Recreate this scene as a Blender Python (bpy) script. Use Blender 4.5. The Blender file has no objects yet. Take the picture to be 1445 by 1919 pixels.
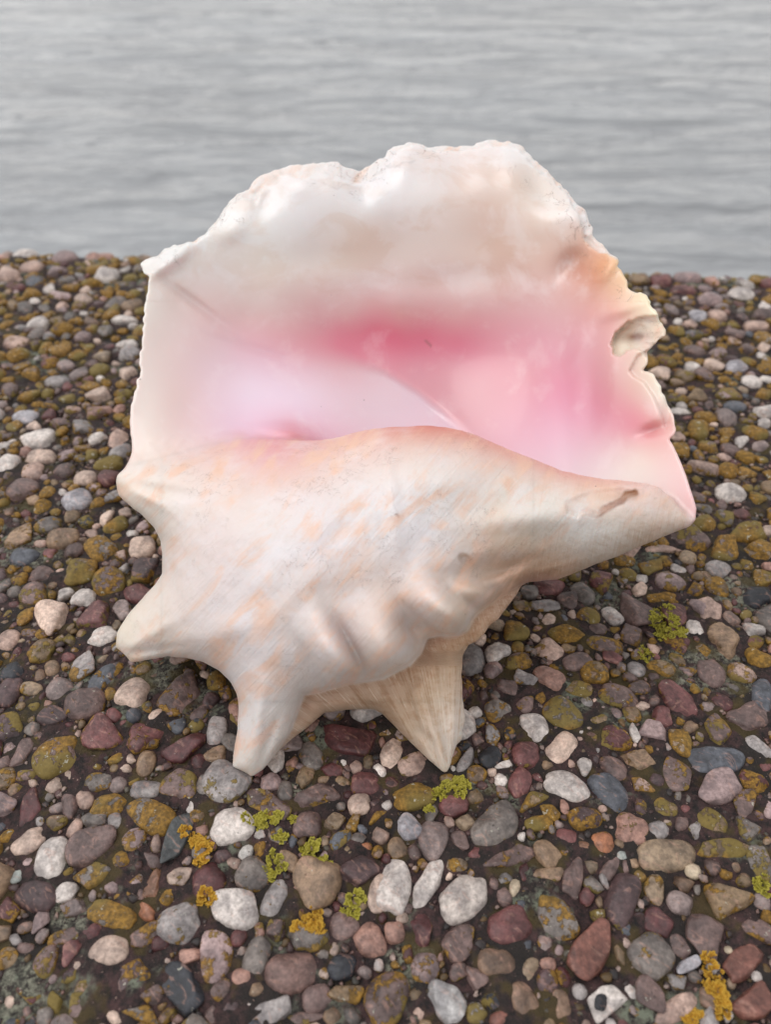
import bpy, bmesh, math
import numpy as np
from mathutils import Vector, Matrix

# ------------------------------------------------------------------ camera, sky, sun, exposure
sc = bpy.context.scene
C = sc.collection
H = 0.30                                   # camera height over the concrete (m)
PITCH = math.radians(43.0)                 # camera looks down by this much
CX, CY, F = 722.5, 959.5, 1440.0           # photograph's centre and focal length in its own pixels
SN, CS = math.sin(PITCH), math.cos(PITCH)

cam_d = bpy.data.cameras.new('camera'); cam = bpy.data.objects.new('camera', cam_d); C.objects.link(cam)
cam.location = (0, 0, H); cam.rotation_euler = (math.pi/2 - PITCH, 0, 0)
cam_d.sensor_fit = 'VERTICAL'; cam_d.sensor_height = 24.0; cam_d.lens = 24.0*F/(2*CY)
cam_d.clip_start = 0.01; cam_d.clip_end = 3000
cam_d.dof.use_dof = True; cam_d.dof.focus_distance = 0.335; cam_d.dof.aperture_fstop = 5.4
sc.camera = cam

SUN_EL, SUN_AZ = math.radians(66), math.radians(-80)     # azimuth from +Y towards +X
w = bpy.data.worlds.new('World'); sc.world = w; w.use_nodes = True
nt = w.node_tree; nt.nodes.clear()
sky = nt.nodes.new('ShaderNodeTexSky'); sky.sky_type = 'NISHITA'; sky.sun_disc = False
sky.sun_elevation = SUN_EL; sky.sun_rotation = SUN_AZ; sky.air_density = 2.4; sky.dust_density = 1.0; sky.ozone_density = 1.0
hsv = nt.nodes.new('ShaderNodeHueSaturation'); hsv.inputs['Saturation'].default_value = 0.06
bg = nt.nodes.new('ShaderNodeBackground'); bg.inputs['Strength'].default_value = 0.15
wo = nt.nodes.new('ShaderNodeOutputWorld')
nt.links.new(sky.outputs[0], hsv.inputs['Color']); nt.links.new(hsv.outputs[0], bg.inputs['Color']); nt.links.new(bg.outputs[0], wo.inputs[0])

sun_d = bpy.data.lights.new('sun', 'SUN'); sun_d.energy = 0.6; sun_d.angle = math.radians(40); sun_d.color = (1, 0.98, 0.96)
sun = bpy.data.objects.new('sun', sun_d); C.objects.link(sun)
sdir = Vector((math.sin(SUN_AZ)*math.cos(SUN_EL), math.cos(SUN_AZ)*math.cos(SUN_EL), math.sin(SUN_EL)))
sun.rotation_euler = sdir.to_track_quat('Z', 'Y').to_euler(); sun.location = (0, 0, 3)

vs = sc.view_settings
vs.view_transform = 'Standard'; vs.look = 'None'; vs.gamma = 1; vs.use_curve_mapping = False; vs.exposure = 0.33

# ------------------------------------------------------------------ helpers
rng = np.random.default_rng(7)

def at(px, py, D):
    """photo pixel + distance along the view axis -> world point(s)"""
    X = (np.asarray(px, float)-CX)/F; Y = (CY-np.asarray(py, float))/F; D = np.asarray(D, float)
    return np.stack([X*D, D*(CS+Y*SN), H + D*(-SN+Y*CS)], -1)

def ground_at(px, py, z=0.0):
    Y = (CY-np.asarray(py, float))/F
    return at(px, py, (H-z)/(SN-Y*CS))

def lin(c):
    c = np.asarray(c, float)/255.0
    return np.where(c <= 0.04045, c/12.92, ((c+0.055)/1.055)**2.4)

def vnoise(x, y, seed=0):
    """smooth 2-D value noise, -1..1"""
    r = np.random.default_rng(seed).uniform(-1, 1, (128, 128))
    xi = np.floor(x).astype(int); yi = np.floor(y).astype(int); fx = x-xi; fy = y-yi
    fx = fx*fx*fx*(fx*(fx*6-15)+10); fy = fy*fy*fy*(fy*(fy*6-15)+10)
    a = r[xi % 128, yi % 128]; b = r[(xi+1) % 128, yi % 128]; c = r[xi % 128, (yi+1) % 128]; d = r[(xi+1) % 128, (yi+1) % 128]
    return (a*(1-fx)+b*fx)*(1-fy)+(c*(1-fx)+d*fx)*fy

def fbm(x, y, seed=0, o=3):
    s = 0; a = 1.0; t = 0
    for k in range(o):
        s = s+a*vnoise(x*2**k+17.3*k, y*2**k+5.1*k, seed+k); t += a; a *= 0.5
    return s/t

def smooth(a, b, x):
    t = np.clip((x-a)/(b-a), 0, 1); return t*t*(3-2*t)

def raw_mesh(name, V, Fc, smooth_shade=True):
    """V (n,3), Fc (m,k) with constant k -> mesh"""
    me = bpy.data.meshes.new(name); V = np.ascontiguousarray(V, np.float32); Fc = np.ascontiguousarray(Fc, np.int32)
    k = Fc.shape[1]; m = len(Fc)
    me.vertices.add(len(V)); me.vertices.foreach_set('co', V.ravel())
    me.loops.add(m*k); me.loops.foreach_set('vertex_index', Fc.ravel())
    me.polygons.add(m); me.polygons.foreach_set('loop_start', np.arange(0, m*k, k, dtype=np.int32))
    me.polygons.foreach_set('use_smooth', np.full(m, smooth_shade))
    me.update(calc_edges=True); me.validate()
    return me

def attr(me, name, kind, data):
    a = me.attributes.new(name, kind, 'POINT')
    a.data.foreach_set('color' if kind == 'FLOAT_COLOR' else ('vector' if kind == 'FLOAT_VECTOR' else 'value'), np.ascontiguousarray(data, np.float32).ravel())

def link(name, data, mat=None, parent=None):
    o = bpy.data.objects.new(name, data); C.objects.link(o)
    if mat and not data.materials: data.materials.append(mat)
    if parent: o.parent = parent
    return o

def tag(o, label=None, cat=None, group=None, kind=None):
    if label: o['label'] = label
    if cat: o['category'] = cat
    if group: o['group'] = group
    if kind: o['kind'] = kind
    return o

class NG:
    """short-hand for node trees"""
    def __init__(s, name):
        s.m = bpy.data.materials.new(name); s.m.use_nodes = True; s.t = s.m.node_tree; s.t.nodes.clear()
        s.out = s.t.nodes.new('ShaderNodeOutputMaterial'); s.b = s.t.nodes.new('ShaderNodeBsdfPrincipled')
        s.t.links.new(s.b.outputs[0], s.out.inputs[0])
    def n(s, typ, **kw):
        nd = s.t.nodes.new('ShaderNode'+typ)
        for k, v in kw.items(): setattr(nd, k, v)
        return nd
    def set(s, sock, v):
        if isinstance(v, bpy.types.NodeSocket): s.t.links.new(v, sock)
        else: sock.default_value = v
    def math(s, op, a, b=0.0, c=None):
        nd = s.n('Math', operation=op); s.set(nd.inputs[0], a); s.set(nd.inputs[1], b)
        if c is not None: s.set(nd.inputs[2], c)
        return nd.outputs[0]
    def noise(s, vec, scale, detail=3, rough=0.55, dist=0.0):
        nd = s.n('TexNoise'); s.set(nd.inputs['Vector'], vec); s.set(nd.inputs['Scale'], scale); s.set(nd.inputs['Detail'], detail)
        s.set(nd.inputs['Roughness'], rough); s.set(nd.inputs['Distortion'], dist); return nd.outputs['Fac']
    def ramp(s, fac, a, b):
        nd = s.n('MapRange', interpolation_type='SMOOTHSTEP'); s.set(nd.inputs[0], fac); s.set(nd.inputs[1], a); s.set(nd.inputs[2], b); return nd.outputs[0]
    def mix(s, fac, a, b, mode='MIX'):
        nd = s.n('Mix', data_type='RGBA', blend_type=mode); s.set(nd.inputs[0], fac); s.set(nd.inputs[6], a); s.set(nd.inputs[7], b); return nd.outputs[2]
    def mapping(s, vec, scale=(1, 1, 1), rot=(0, 0, 0), loc=(0, 0, 0)):
        nd = s.n('Mapping'); s.set(nd.inputs[0], vec); nd.inputs['Scale'].default_value = scale; nd.inputs['Rotation'].default_value = rot; nd.inputs['Location'].default_value = loc
        return nd.outputs[0]
    def bump(s, h, strength=0.5, dist=0.001, normal=None):
        nd = s.n('Bump'); s.set(nd.inputs['Height'], h); s.set(nd.inputs['Strength'], strength); s.set(nd.inputs['Distance'], dist)
        if normal is not None: s.set(nd.inputs['Normal'], normal)
        return nd.outputs[0]
def col(r, g, b): return tuple(lin((r, g, b)))+(1.0,)

# ------------------------------------------------------------------ water
def make_water():
    g = NG('murky_water'); P = g.n('NewGeometry').outputs['Position']
    m1 = g.mapping(P, (0.75, 2.5, 1), (0, 0, 0.10)); n1 = g.noise(m1, 1.0, 3, 0.55, 0.4)
    m2 = g.mapping(P, (2.6, 8, 1), (0, 0, -0.12)); n2 = g.noise(m2, 1.0, 3, 0.6, 0.6)
    m3 = g.mapping(P, (9, 22, 1), (0, 0, 0.2)); n3 = g.noise(m3, 1.0, 2, 0.6, 0.3)
    h = g.math('ADD', g.math('MULTIPLY', n1, 0.20), g.math('ADD', g.math('MULTIPLY', n2, 0.03), g.math('MULTIPLY', n3, 0.004)))
    g.set(g.b.inputs['Normal'], g.bump(h, 1.0, 1.0))
    reflect_bands = g.noise(g.mapping(P, (0.3, 0.8, 1)), 1.0, 2)  # broad pale and dark bands, painted into the base colour for reflected sky
    g.set(g.b.inputs['Base Color'], g.mix(reflect_bands, col(130, 130, 131), col(153, 155, 158)))
    g.set(g.b.inputs['Roughness'], 0.07); g.set(g.b.inputs['IOR'], 1.33)
    nx, ny = 150, 260
    t = np.linspace(0, 1, ny); y = 0.75+60*(0.12*t+0.88*t**4); x = np.linspace(-1, 1, nx)
    Yg, Xn = np.meshgrid(y, x, indexing='ij'); Xg = Xn*(6+Yg*1.1)
    fade = 1/(1+(Yg/25)**2)
    Z = -1.75+fade*(0.040*fbm(Xg*0.7+Yg*0.1+50, Yg*2.1+50, 31, 3)+0.014*fbm(Xg*2.0+80, Yg*5.5+60, 37, 2))
    V = np.stack([Xg, Yg, Z], -1).reshape(-1, 3)
    i = np.arange(ny*nx).reshape(ny, nx)
    Fc = np.stack([i[:-1, :-1], i[:-1, 1:], i[1:, 1:], i[1:, :-1]], -1).reshape(-1, 4)
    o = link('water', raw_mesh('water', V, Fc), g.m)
    tag(o, 'grey rippled murky water stretching away behind the pebbled ledge', 'water', kind='structure')
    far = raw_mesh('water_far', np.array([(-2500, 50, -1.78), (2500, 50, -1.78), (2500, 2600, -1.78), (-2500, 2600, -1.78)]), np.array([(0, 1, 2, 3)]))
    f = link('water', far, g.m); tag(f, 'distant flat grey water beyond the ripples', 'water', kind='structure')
make_water()

# ------------------------------------------------------------------ pebbled concrete ledge
EDGE0, EDGE1 = ground_at(0, 461), ground_at(1445, 508)          # far edge of the ledge
def edge_y(x): return EDGE0[1]+(EDGE1[1]-EDGE0[1])*(x-EDGE0[0])/(EDGE1[0]-EDGE0[0])

def mortar_material():
    g = NG('mortar'); P = g.n('NewGeometry').outputs['Position']
    a = g.noise(P, 260, 6, 0.75); b = g.noise(P, 34, 4, 0.6); c = g.noise(P, 900, 2, 0.6); e = g.noise(g.mapping(P, loc=(3, 7, 1)), 22, 5, 0.65)
    base = g.mix(g.ramp(a, 0.34, 0.66), col(18, 13, 13), col(74, 50, 49))
    base = g.mix(g.ramp(b, 0.45, 0.62), base, g.mix(a, col(16, 13, 12), col(48, 39, 35)))
    base = g.mix(g.ramp(c, 0.68, 0.74), base, col(140, 116, 106))
    base = g.mix(g.math('MULTIPLY', g.ramp(e, 0.56, 0.64), g.ramp(a, 0.40, 0.52)), base, col(112, 116, 100))     # grey-green crust lichen
    cr = g.n('Attribute', attribute_name='crust').outputs['Fac']
    base = g.mix(g.math('MULTIPLY', g.ramp(g.math('ADD', cr, g.math('MULTIPLY', g.math('SUBTRACT', e, 0.5), 1.6)), 0.40, 0.55), g.ramp(g.noise(P, 480, 4, 0.7), 0.42, 0.52)), base, g.mix(g.ramp(a, 0.4, 0.62), col(60, 58, 50), col(132, 130, 114)))
    base = g.mix(g.math('MULTIPLY', g.ramp(g.noise(P, 60, 3), 0.52, 0.62), 0.75), base, g.mix(a, col(40, 34, 14), col(88, 72, 28)))
    g.set(g.b.inputs['Base Color'], base); g.set(g.b.inputs['Roughness'], 0.85)
    g.set(g.b.inputs['Normal'], g.bump(g.math('ADD', a, g.math('MULTIPLY', c, 0.6)), 0.9, 0.0016))
    return g.m
CRUST = [(150, 1712, 62, 36), (1330, 1262, 110, 62), (60, 1030, 70, 45), (770, 1800, 60, 40), (1150, 1110, 50, 40), (905, 1470, 30, 22), (1400, 1110, 60, 36), (40, 1860, 60, 60), (290, 1260, 60, 40), (560, 1480, 50, 20)]
CRUST = [(ground_at(a, b), np.hypot(*(ground_at(a+rx, b)-ground_at(a, b))[:2]), np.hypot(*(ground_at(a, b+ry)-ground_at(a, b))[:2])) for a, b, rx, ry in CRUST]
def crust(x, y):
    m = 0
    for c, ex, ey in CRUST:
        m = np.maximum(m, np.exp(-((x-c[0])/ex)**2-((y-c[1])/ey)**2))
    return m
MORTAR = mortar_material()

def make_ledge():
    nx, ny = 420, 300
    x = np.linspace(-0.62, 0.62, nx); s = np.linspace(0, 1, ny)
    X = np.repeat(x[None], ny, 0); Y = -0.10+(edge_y(X)+0.10)*s[:, None]
    lip = smooth(edge_y(X)-0.028, edge_y(X), Y)
    Z = 0.0022*fbm(X*70+90, Y*70+90, 51, 3)+0.0012*fbm(X*260+60, Y*260+60, 57, 2)-0.012*lip**2
    Y = Y+0.004*fbm(X*60+10, Y*0+3, 58, 2)*lip
    V = np.stack([X, Y, Z], -1).reshape(-1, 3); i = np.arange(nx*ny).reshape(ny, nx)
    Fc = np.stack([i[:-1, :-1], i[:-1, 1:], i[1:, 1:], i[1:, :-1]], -1).reshape(-1, 4)
    # the block itself: far face down to the water, and a coarse skirt to both sides
    top = i[-1]; n0 = len(V); low = V[top].copy(); low[:, 2] = -2.6; low[:, 1] += 0.06
    V = np.concatenate([V, low]); j = np.arange(nx)+n0
    Fc = np.concatenate([Fc, np.stack([top[:-1], top[1:], j[1:], j[:-1]], -1)])
    for sx in (-1, 1):
        xs = np.array([0.62, 6.0])*sx; n1 = len(V)
        ext = np.array([(xx, yy, zz) for xx in xs for (yy, zz) in ((-1.5, -0.003), (edge_y(xx), -0.003), (edge_y(xx)+0.06, -2.6))])
        V = np.concatenate([V, ext]); Fc = np.concatenate([Fc, np.array([(n1, n1+3, n1+4, n1+1), (n1+1, n1+4, n1+5, n1+2)])])
    n1 = len(V); V = np.concatenate([V, np.array([(-0.62, -1.5, -.003), (0.62, -1.5, -.003), (0.62, -0.1, -.003), (-0.62, -0.1, -.003)])])
    Fc = np.concatenate([Fc, np.array([(n1, n1+1, n1+2, n1+3)])])
    o = link('concrete_ledge', raw_mesh('concrete_ledge', V, Fc), MORTAR); attr(o.data, 'crust', 'FLOAT', crust(V[:, 0], V[:, 1]))
    return tag(o, 'dark concrete ledge studded with pebbles under the seashell', 'ledge', kind='structure')
LEDGE = make_ledge()

def pebble_material(name, per_object):
    g = NG(name); geo = g.n('NewGeometry'); P = geo.outputs['Position']
    if per_object:
        oi = g.n('ObjectInfo'); base, lich = oi.outputs['Color'], oi.outputs['Alpha']
    else:
        at_ = g.n('Attribute', attribute_name='Col'); base, lich = at_.outputs['Color'], at_.outputs['Alpha']
    big = g.noise(P, 95, 3, 0.6, 0.6); fine = g.noise(P, 520, 4, 0.7); mid = g.noise(g.mapping(P, loc=(1, 5, 2)), 210, 4, 0.65)
    vein = g.noise(g.mapping(g.mapping(P, rot=(0, 0, 0.7)), (1, 2.2, 1)), 120, 3, 0.6, 1.6)
    c = g.mix(1.0, base, g.mix(g.ramp(big, 0.3, 0.7), (0.44, 0.42, 0.42, 1), (0.98, 0.95, 0.92, 1)), 'MULTIPLY')
    c = g.mix(g.math('MULTIPLY', g.ramp(vein, 0.56, 0.66), 0.5), c, g.mix(0.5, c, col(196, 150, 132)))
    c = g.mix(1.0, c, g.mix(g.ramp(fine, 0.3, 0.72), (0.62, 0.61, 0.60, 1), (1.20, 1.19, 1.18, 1)), 'MULTIPLY')
    # crusts of lichen, thicker on the flanks
    sep = g.n('SeparateXYZ'); g.set(sep.inputs[0], geo.outputs['Normal'])
    flank = g.math('SUBTRACT', 1.0, sep.outputs[2])
    f = g.math('ADD', g.math('ADD', g.math('MULTIPLY', mid, 0.75), g.math('MULTIPLY', g.noise(P, 55, 2), 0.35)), g.math('MULTIPLY', flank, 0.12))
    th = g.math('MULTIPLY_ADD', lich, -0.42, 0.80)
    m_y = g.ramp(g.math('SUBTRACT', f, th), 0.0, 0.05)
    ych = g.mix(g.ramp(fine, 0.35, 0.7), col(96, 70, 20), col(156, 116, 40))
    ych = g.mix(g.ramp(g.noise(P, 40, 1), 0.48, 0.6), ych, g.mix(fine, col(82, 68, 26), col(136, 116, 56)))
    c = g.mix(g.math('MULTIPLY', m_y, 0.92), c, ych)
    m_g = g.ramp(g.math('SUBTRACT', g.noise(g.mapping(P, loc=(9, 2, 4)), 330, 4, 0.75), g.math('MULTIPLY_ADD', lich, -0.08, 0.69)), 0.0, 0.04)
    c = g.mix(g.math('MULTIPLY', m_g, 0.8), c, col(176, 172, 158))
    m_d = g.ramp(g.noise(g.mapping(P, loc=(4, 4, 4)), 420, 3, 0.7), 0.66, 0.72)
    c = g.mix(g.math('MULTIPLY', m_d, 0.6), c, col(40, 32, 30))
    g.set(g.b.inputs['Base Color'], c)
    g.set(g.b.inputs['Roughness'], g.math('MULTIPLY_ADD', g.math('MAXIMUM', m_y, m_g), 0.3, 0.48))
    g.set(g.b.inputs['Specular IOR Level'], 0.45)
    hgt = g.math('ADD', g.math('MULTIPLY', fine, 0.5), g.math('ADD', g.math('MULTIPLY', m_y, 0.7), g.math('MULTIPLY', big, 0.8)))
    g.set(g.b.inputs['Normal'], g.bump(hgt, 0.8, 0.0010))
    return g.m
PEB_OBJ = pebble_material('pebble_stone', True); PEB_ATT = pebble_material('pebble_stone_small', False)

def ico(sub):
    bm = bmesh.new(); bmesh.ops.create_icosphere(bm, subdivisions=sub, radius=1.0)
    V = np.array([v.co[:] for v in bm.verts]); Fc = np.array([[v.index for v in f.verts] for f in bm.faces]); bm.free()
    return V/np.linalg.norm(V, axis=1)[:, None], Fc
ICO3, ICO3F = ico(4); ICO2, ICO2F = ico(3); ICO1, ICO1F = ico(2)

def pebble_shape(D, kind, seed):
    r = np.random.default_rng(seed)
    lump = np.zeros(len(D))
    for k in range(5):
        a = r.normal(size=3); lump += r.uniform(0.03, 0.08)*np.sin(D@a*r.uniform(1.2, 3.4)+r.uniform(0, 6))
    if kind == 'a':
        n = r.integers(7, 11); N = r.normal(size=(n, 3)); N[:, 2] *= 0.5; N = np.concatenate([N, [[r.normal()*0.12, r.normal()*0.12, 1.0], [0, 0, -1]]])
        N /= np.linalg.norm(N, axis=1)[:, None]; d = r.uniform(0.6, 0.92, len(N)); d[-2] = r.uniform(0.55, 0.75); p = 18.0
        q = np.clip(D@N.T, 0, None)/d[None]
        rad = 1.0/((q**p).sum(1)+0.82**p)**(1/p); rad *= 1+0.35*lump
    else:
        e = r.uniform(2.1, 3.0); rad = (np.abs(D)**e).sum(1)**(-1/e); rad *= 1+0.6*lump+0.05*np.sin(np.arctan2(D[:, 1], D[:, 0])*r.integers(1, 4)+r.uniform(0, 6))
        if r.uniform() < 0.12: rad *= 1-0.22*np.exp(-((D-np.array([0, 1, 0.2]))**2).sum(1)/0.25)
    for k in range(7): a = r.normal(size=3)*5.0; rad = rad*(1+0.010*np.sin(D@a+r.uniform(0, 6)))
    V = D*rad[:, None]
    V[:, 0] -= (V[:, 0].max()+V[:, 0].min())/2; V[:, 1] -= (V[:, 1].max()+V[:, 1].min())/2
    V[:, 0] /= np.abs(V[:, 0]).max(); V[:, 1] /= np.abs(V[:, 1]).max(); V[:, 2] /= V[:, 2].max()
    return V
NS = 22
SH3 = {k: [pebble_shape(ICO3, k, 100*ord(k)+s) for s in range(NS)] for k in 'ar'}
SH2 = {k: [pebble_shape(ICO2, k, 100*ord(k)+s) for s in range(NS)] for k in 'ar'}
SH1 = {k: [pebble_shape(ICO1, k, 900+s) for s in range(40)] for k in 'ar'}
PMESH = {k: [raw_mesh('pebble', v, ICO3F) for v in SH3[k]] for k in 'ar'}
for k in 'ar':
    for me in PMESH[k]: me.materials.append(PEB_OBJ)

PAL = dict(white=(222, 214, 210), white2=(216, 206, 200), white3=(206, 205, 206), cream=(216, 192, 178), cream2=(196, 168, 156), mauve=(124, 103, 100), mauve2=(136, 108, 102),
           mauvelight=(150, 134, 132), mauvedark=(94, 74, 76), maroon=(96, 56, 58), maroonlight=(124, 80, 80), grey=(128, 120, 116), greylight=(166, 160, 160),
           greylight2=(180, 178, 186), tan=(140, 118, 92), tan2=(158, 132, 108), brown=(136, 98, 76), brown2=(138, 112, 94), brown3=(132, 88, 78), slate=(84, 88, 90),
           bluegrey=(98, 102, 112), dark=(52, 54, 62), orange=(172, 116, 86), pinkish=(172, 134, 122), pinkgrey=(168, 146, 146), sand=(160, 140, 118), sandlight=(208, 192, 168), greenwhite=(196, 204, 200))
ZL, ZR, ZM, FI = (0, 1380, 2.007), (720, 1380, 1.993), (740, 740, 2.408), (0, 0, 1.0)
ROWS = {}
ROWS[ZL] = """80 50 130 55 60 mauve r .3|205 70 175 130 10 mauve r .8|530 15 120 50 10 mauve r .7|690 35 170 90 15 maroon a .3|105 255 160 85 70 maroon a .3|255 245 100 60 100 mauve r .1
365 165 100 65 0 grey r .5|440 172 62 60 0 mauvelight r 0|290 150 38 38 20 white a 0|400 250 140 80 15 grey r .7|205 315 75 55 0 tan r .5|345 305 95 55 0 grey r .3|428 310 65 55 100 greylight r .3
560 295 180 120 -25 grey r .8|105 385 150 85 35 cream r 0|185 452 155 110 80 white r 0|340 415 190 130 20 mauve a .15|665 375 200 80 70 slate a .1|675 170 145 115 -20 mauve r .6
850 160 170 155 -10 greylight r .4|775 190 90 70 -40 grey a .1|870 325 165 125 10 white r .05|1010 245 170 85 -30 mauve a .6|1070 195 75 55 90 grey r .1|1190 215 165 85 0 mauve a .3
1350 245 80 70 0 cream r 0|1375 170 110 85 0 maroonlight r .4|1155 320 100 95 0 mauve r .1|735 290 60 50 0 tan r .6|55 520 52 48 0 greenwhite r 0|130 590 150 115 -15 mauvedark r 0|240 578 80 75 0 white r 0
350 505 160 85 25 grey a .6|570 550 115 50 75 brown a .3|775 530 130 115 30 maroon r .2|950 510 130 125 -20 grey r .35|1030 605 150 80 65 greylight r .3|1075 455 110 85 -50 tan2 a .1|1190 545 180 170 75 tan2 a .1
1340 500 170 120 10 mauvedark a 0|1425 580 140 80 75 cream r .1|1350 625 65 55 20 tan a .1|540 655 90 55 -35 orange a 0|415 665 170 95 -20 grey r .8|665 705 165 140 20 greylight r .4|870 645 200 140 -10 white a .02
405 790 150 120 0 cream r 0|305 860 80 50 -20 cream r 0|160 840 130 80 70 mauve r .6|235 745 120 50 15 mauve a .7|85 935 160 75 -55 maroon a .6|310 935 85 65 20 tan r .6|500 885 175 120 10 mauvedark a .6
685 935 190 130 -55 dark a .3|820 945 90 90 0 mauve r .6|905 900 75 70 0 pinkish r 0|965 820 145 90 70 grey r .35|1095 885 195 155 10 mauve2 r .02|1160 740 150 120 0 grey r .6|1395 760 140 110 -45 pinkish r .2
1285 860 105 100 0 dark r .2|1300 970 130 80 10 tan a .7|1015 1030 160 90 30 greylight a .1|930 1020 70 45 50 white a 0|425 1050 60 50 -40 cream a 0|305 1030 130 90 -30 mauve a .6|530 1040 150 80 -30 grey a .6
200 995 90 55 -70 tan a .7|20 830 80 80 0 tan r .6|30 640 80 90 0 maroon a .5|10 150 80 80 0 tan r .6|20 365 60 50 0 tan r .8|870 1010 85 75 0 mauvedark r .1|1140 1055 140 60 0 mauve a .4|600 770 70 50 10 maroon a .2
1330 310 80 40 70 tan a .7|1370 410 60 35 15 orange r .5|560 450 90 50 -40 mauve a .2|1420 290 80 30 30 tan a .8|500 160 50 20 30 tan a .8|430 80 60 30 30 tan a .7|1290 90 30 30 0 white a 0|1120 560 40 30 0 pinkish a 0"""
ROWS[ZR] = """30 55 110 75 70 cream r .1|120 90 130 85 30 cream2 r .4|310 85 100 45 60 greylight a .1|530 62 100 90 0 maroonlight r .25|665 38 120 85 40 cream r .1|870 15 120 50 0 maroon r .6|450 98 65 30 20 white a 0|405 125 35 32 0 cream r 0
510 160 110 85 60 maroonlight r .1|690 172 175 100 -20 white r .22|860 110 115 80 -50 mauve r .4|955 85 115 80 0 tan2 a .4|1095 125 150 105 -70 mauve a .5|1240 75 210 100 5 bluegrey r .1|1250 185 160 115 25 pinkgrey a .15
1350 245 110 75 80 mauve a .5|850 195 180 105 -45 bluegrey r .3|115 215 160 90 10 tan r .9|340 210 65 60 0 tan r .5|90 332 105 80 -50 greylight2 r 0|187 378 145 108 85 mauvelight r .1|420 325 190 140 45 grey r .35
460 440 210 100 20 mauve a .4|610 435 120 80 -45 tan2 r .1|615 515 110 60 10 tan2 a .3|560 230 120 60 20 tan a .6|620 270 90 50 -30 tan a .8|580 315 100 55 10 tan r .9|755 300 130 80 0 mauvedark r .6|930 340 125 110 -20 pinkish r .4
1030 340 75 60 -60 greylight r 0|1055 260 115 65 -20 tan r .7|1225 305 150 85 -30 tan r .7|1370 335 100 90 0 grey a .5|825 390 95 75 -60 orange r .4|745 405 75 40 -5 brown r .2|887 438 45 38 0 greenwhite r 0|1060 435 210 120 8 sand r .02
1160 497 55 50 0 sandlight r 0|1275 415 190 70 0 tan r .7|1415 460 130 100 90 grey a .6|40 550 190 120 80 white a .12|165 540 190 75 62 white r 0|298 603 200 150 30 white2 r .02|490 560 65 40 80 sandlight r 0|712 510 150 75 80 mauve a .2
850 480 100 55 60 mauve r .2|828 535 65 25 -65 greylight a 0|890 600 190 115 70 mauvedark r .25|1015 562 110 75 85 sand r .4|1110 615 100 75 -30 mauvelight r .1|1285 610 190 140 -30 tan a .5|1420 610 70 60 0 mauvelight r .1
640 660 210 150 -30 grey a .6|40 725 80 72 90 pinkish r 0|140 715 135 110 -70 maroon a .15|285 760 130 110 45 mauve a .35|470 700 160 130 20 maroonlight r 0|425 840 145 110 -5 brown2 r 0|345 900 90 75 -20 mauve a 0|545 860 90 60 60 sand r .1
615 845 60 50 0 pinkish r .1|785 800 210 150 55 brown3 a 0|890 810 80 35 -70 tan a .3|1005 815 170 140 -50 grey r .35|1205 735 160 150 -30 mauve a 0|1030 685 110 90 -30 maroon a .1|1140 845 95 55 30 greylight2 a 0|1355 835 160 110 30 brown3 a .1
1295 790 30 28 0 sandlight r 0|1400 890 40 35 0 white r 0|845 985 170 125 20 white a 0|930 955 70 50 -50 white r 0|1005 955 150 100 -35 mauve a .1|1090 1020 190 85 35 cream2 r .05|1240 960 110 100 90 brown2 a .3|1385 985 160 130 20 brown3 a .1
235 990 150 140 90 white3 a .02|520 985 160 100 -60 brown2 r .2|435 1050 80 60 20 brown3 r .4|1320 480 35 35 0 tan2 r 0|240 150 60 40 0 tan r .6"""
ROWS[ZM] = """700 855 140 70 -5 maroonlight r .1|850 890 120 70 -40 grey r .1|610 880 80 60 0 grey r .2|680 940 140 55 0 greylight r .4|575 940 80 50 0 tan r .5|985 985 100 60 -50 white r .1|1100 975 215 110 -25 mauve a .15|785 1065 190 85 -5 tan a .9
915 1045 90 50 0 mauve r .4|955 1120 175 70 -10 mauve r .6|1080 1070 115 85 -40 mauve a .3|985 1170 90 50 -20 maroonlight a .1|460 1150 115 75 30 white r .1|700 1140 120 85 -40 cream2 r .4|830 1195 125 75 20 mauve r .3|560 1195 110 70 20 mauve r .7
590 1265 100 75 0 greylight a .4|700 1270 150 85 -25 pinkish r .3|905 1240 120 90 0 tan r .7|510 1310 100 80 -40 mauve a .2|1010 1345 180 95 -10 mauve r .5|825 1315 130 70 0 tan a .8|460 1410 110 95 30 grey r .6|765 1425 190 125 -35 grey r .7
640 1490 150 115 -60 white r .03|365 1420 60 50 0 white r .1|930 1455 100 60 0 tan r .5|1075 1425 80 70 0 tan r .6|1000 1530 150 90 -15 maroon r .6|760 1575 140 100 45 cream r .15|595 1610 120 105 0 maroonlight r .2|1180 1510 145 85 -30 pinkgrey a .05
1085 1515 90 35 -65 white a 0|1290 1370 230 110 -40 maroonlight a .2|1400 955 110 90 0 pinkgrey r .1|1220 905 150 60 0 maroon r .8|1250 835 140 80 -5 pinkgrey r .5|1210 690 165 35 0 cream2 a .3|1100 1225 80 60 0 greylight r .2|1360 1040 70 70 0 white r .05
1120 820 60 40 0 white r 0|1040 740 90 50 0 tan r .8|1390 810 90 40 0 tan r .6"""
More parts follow.
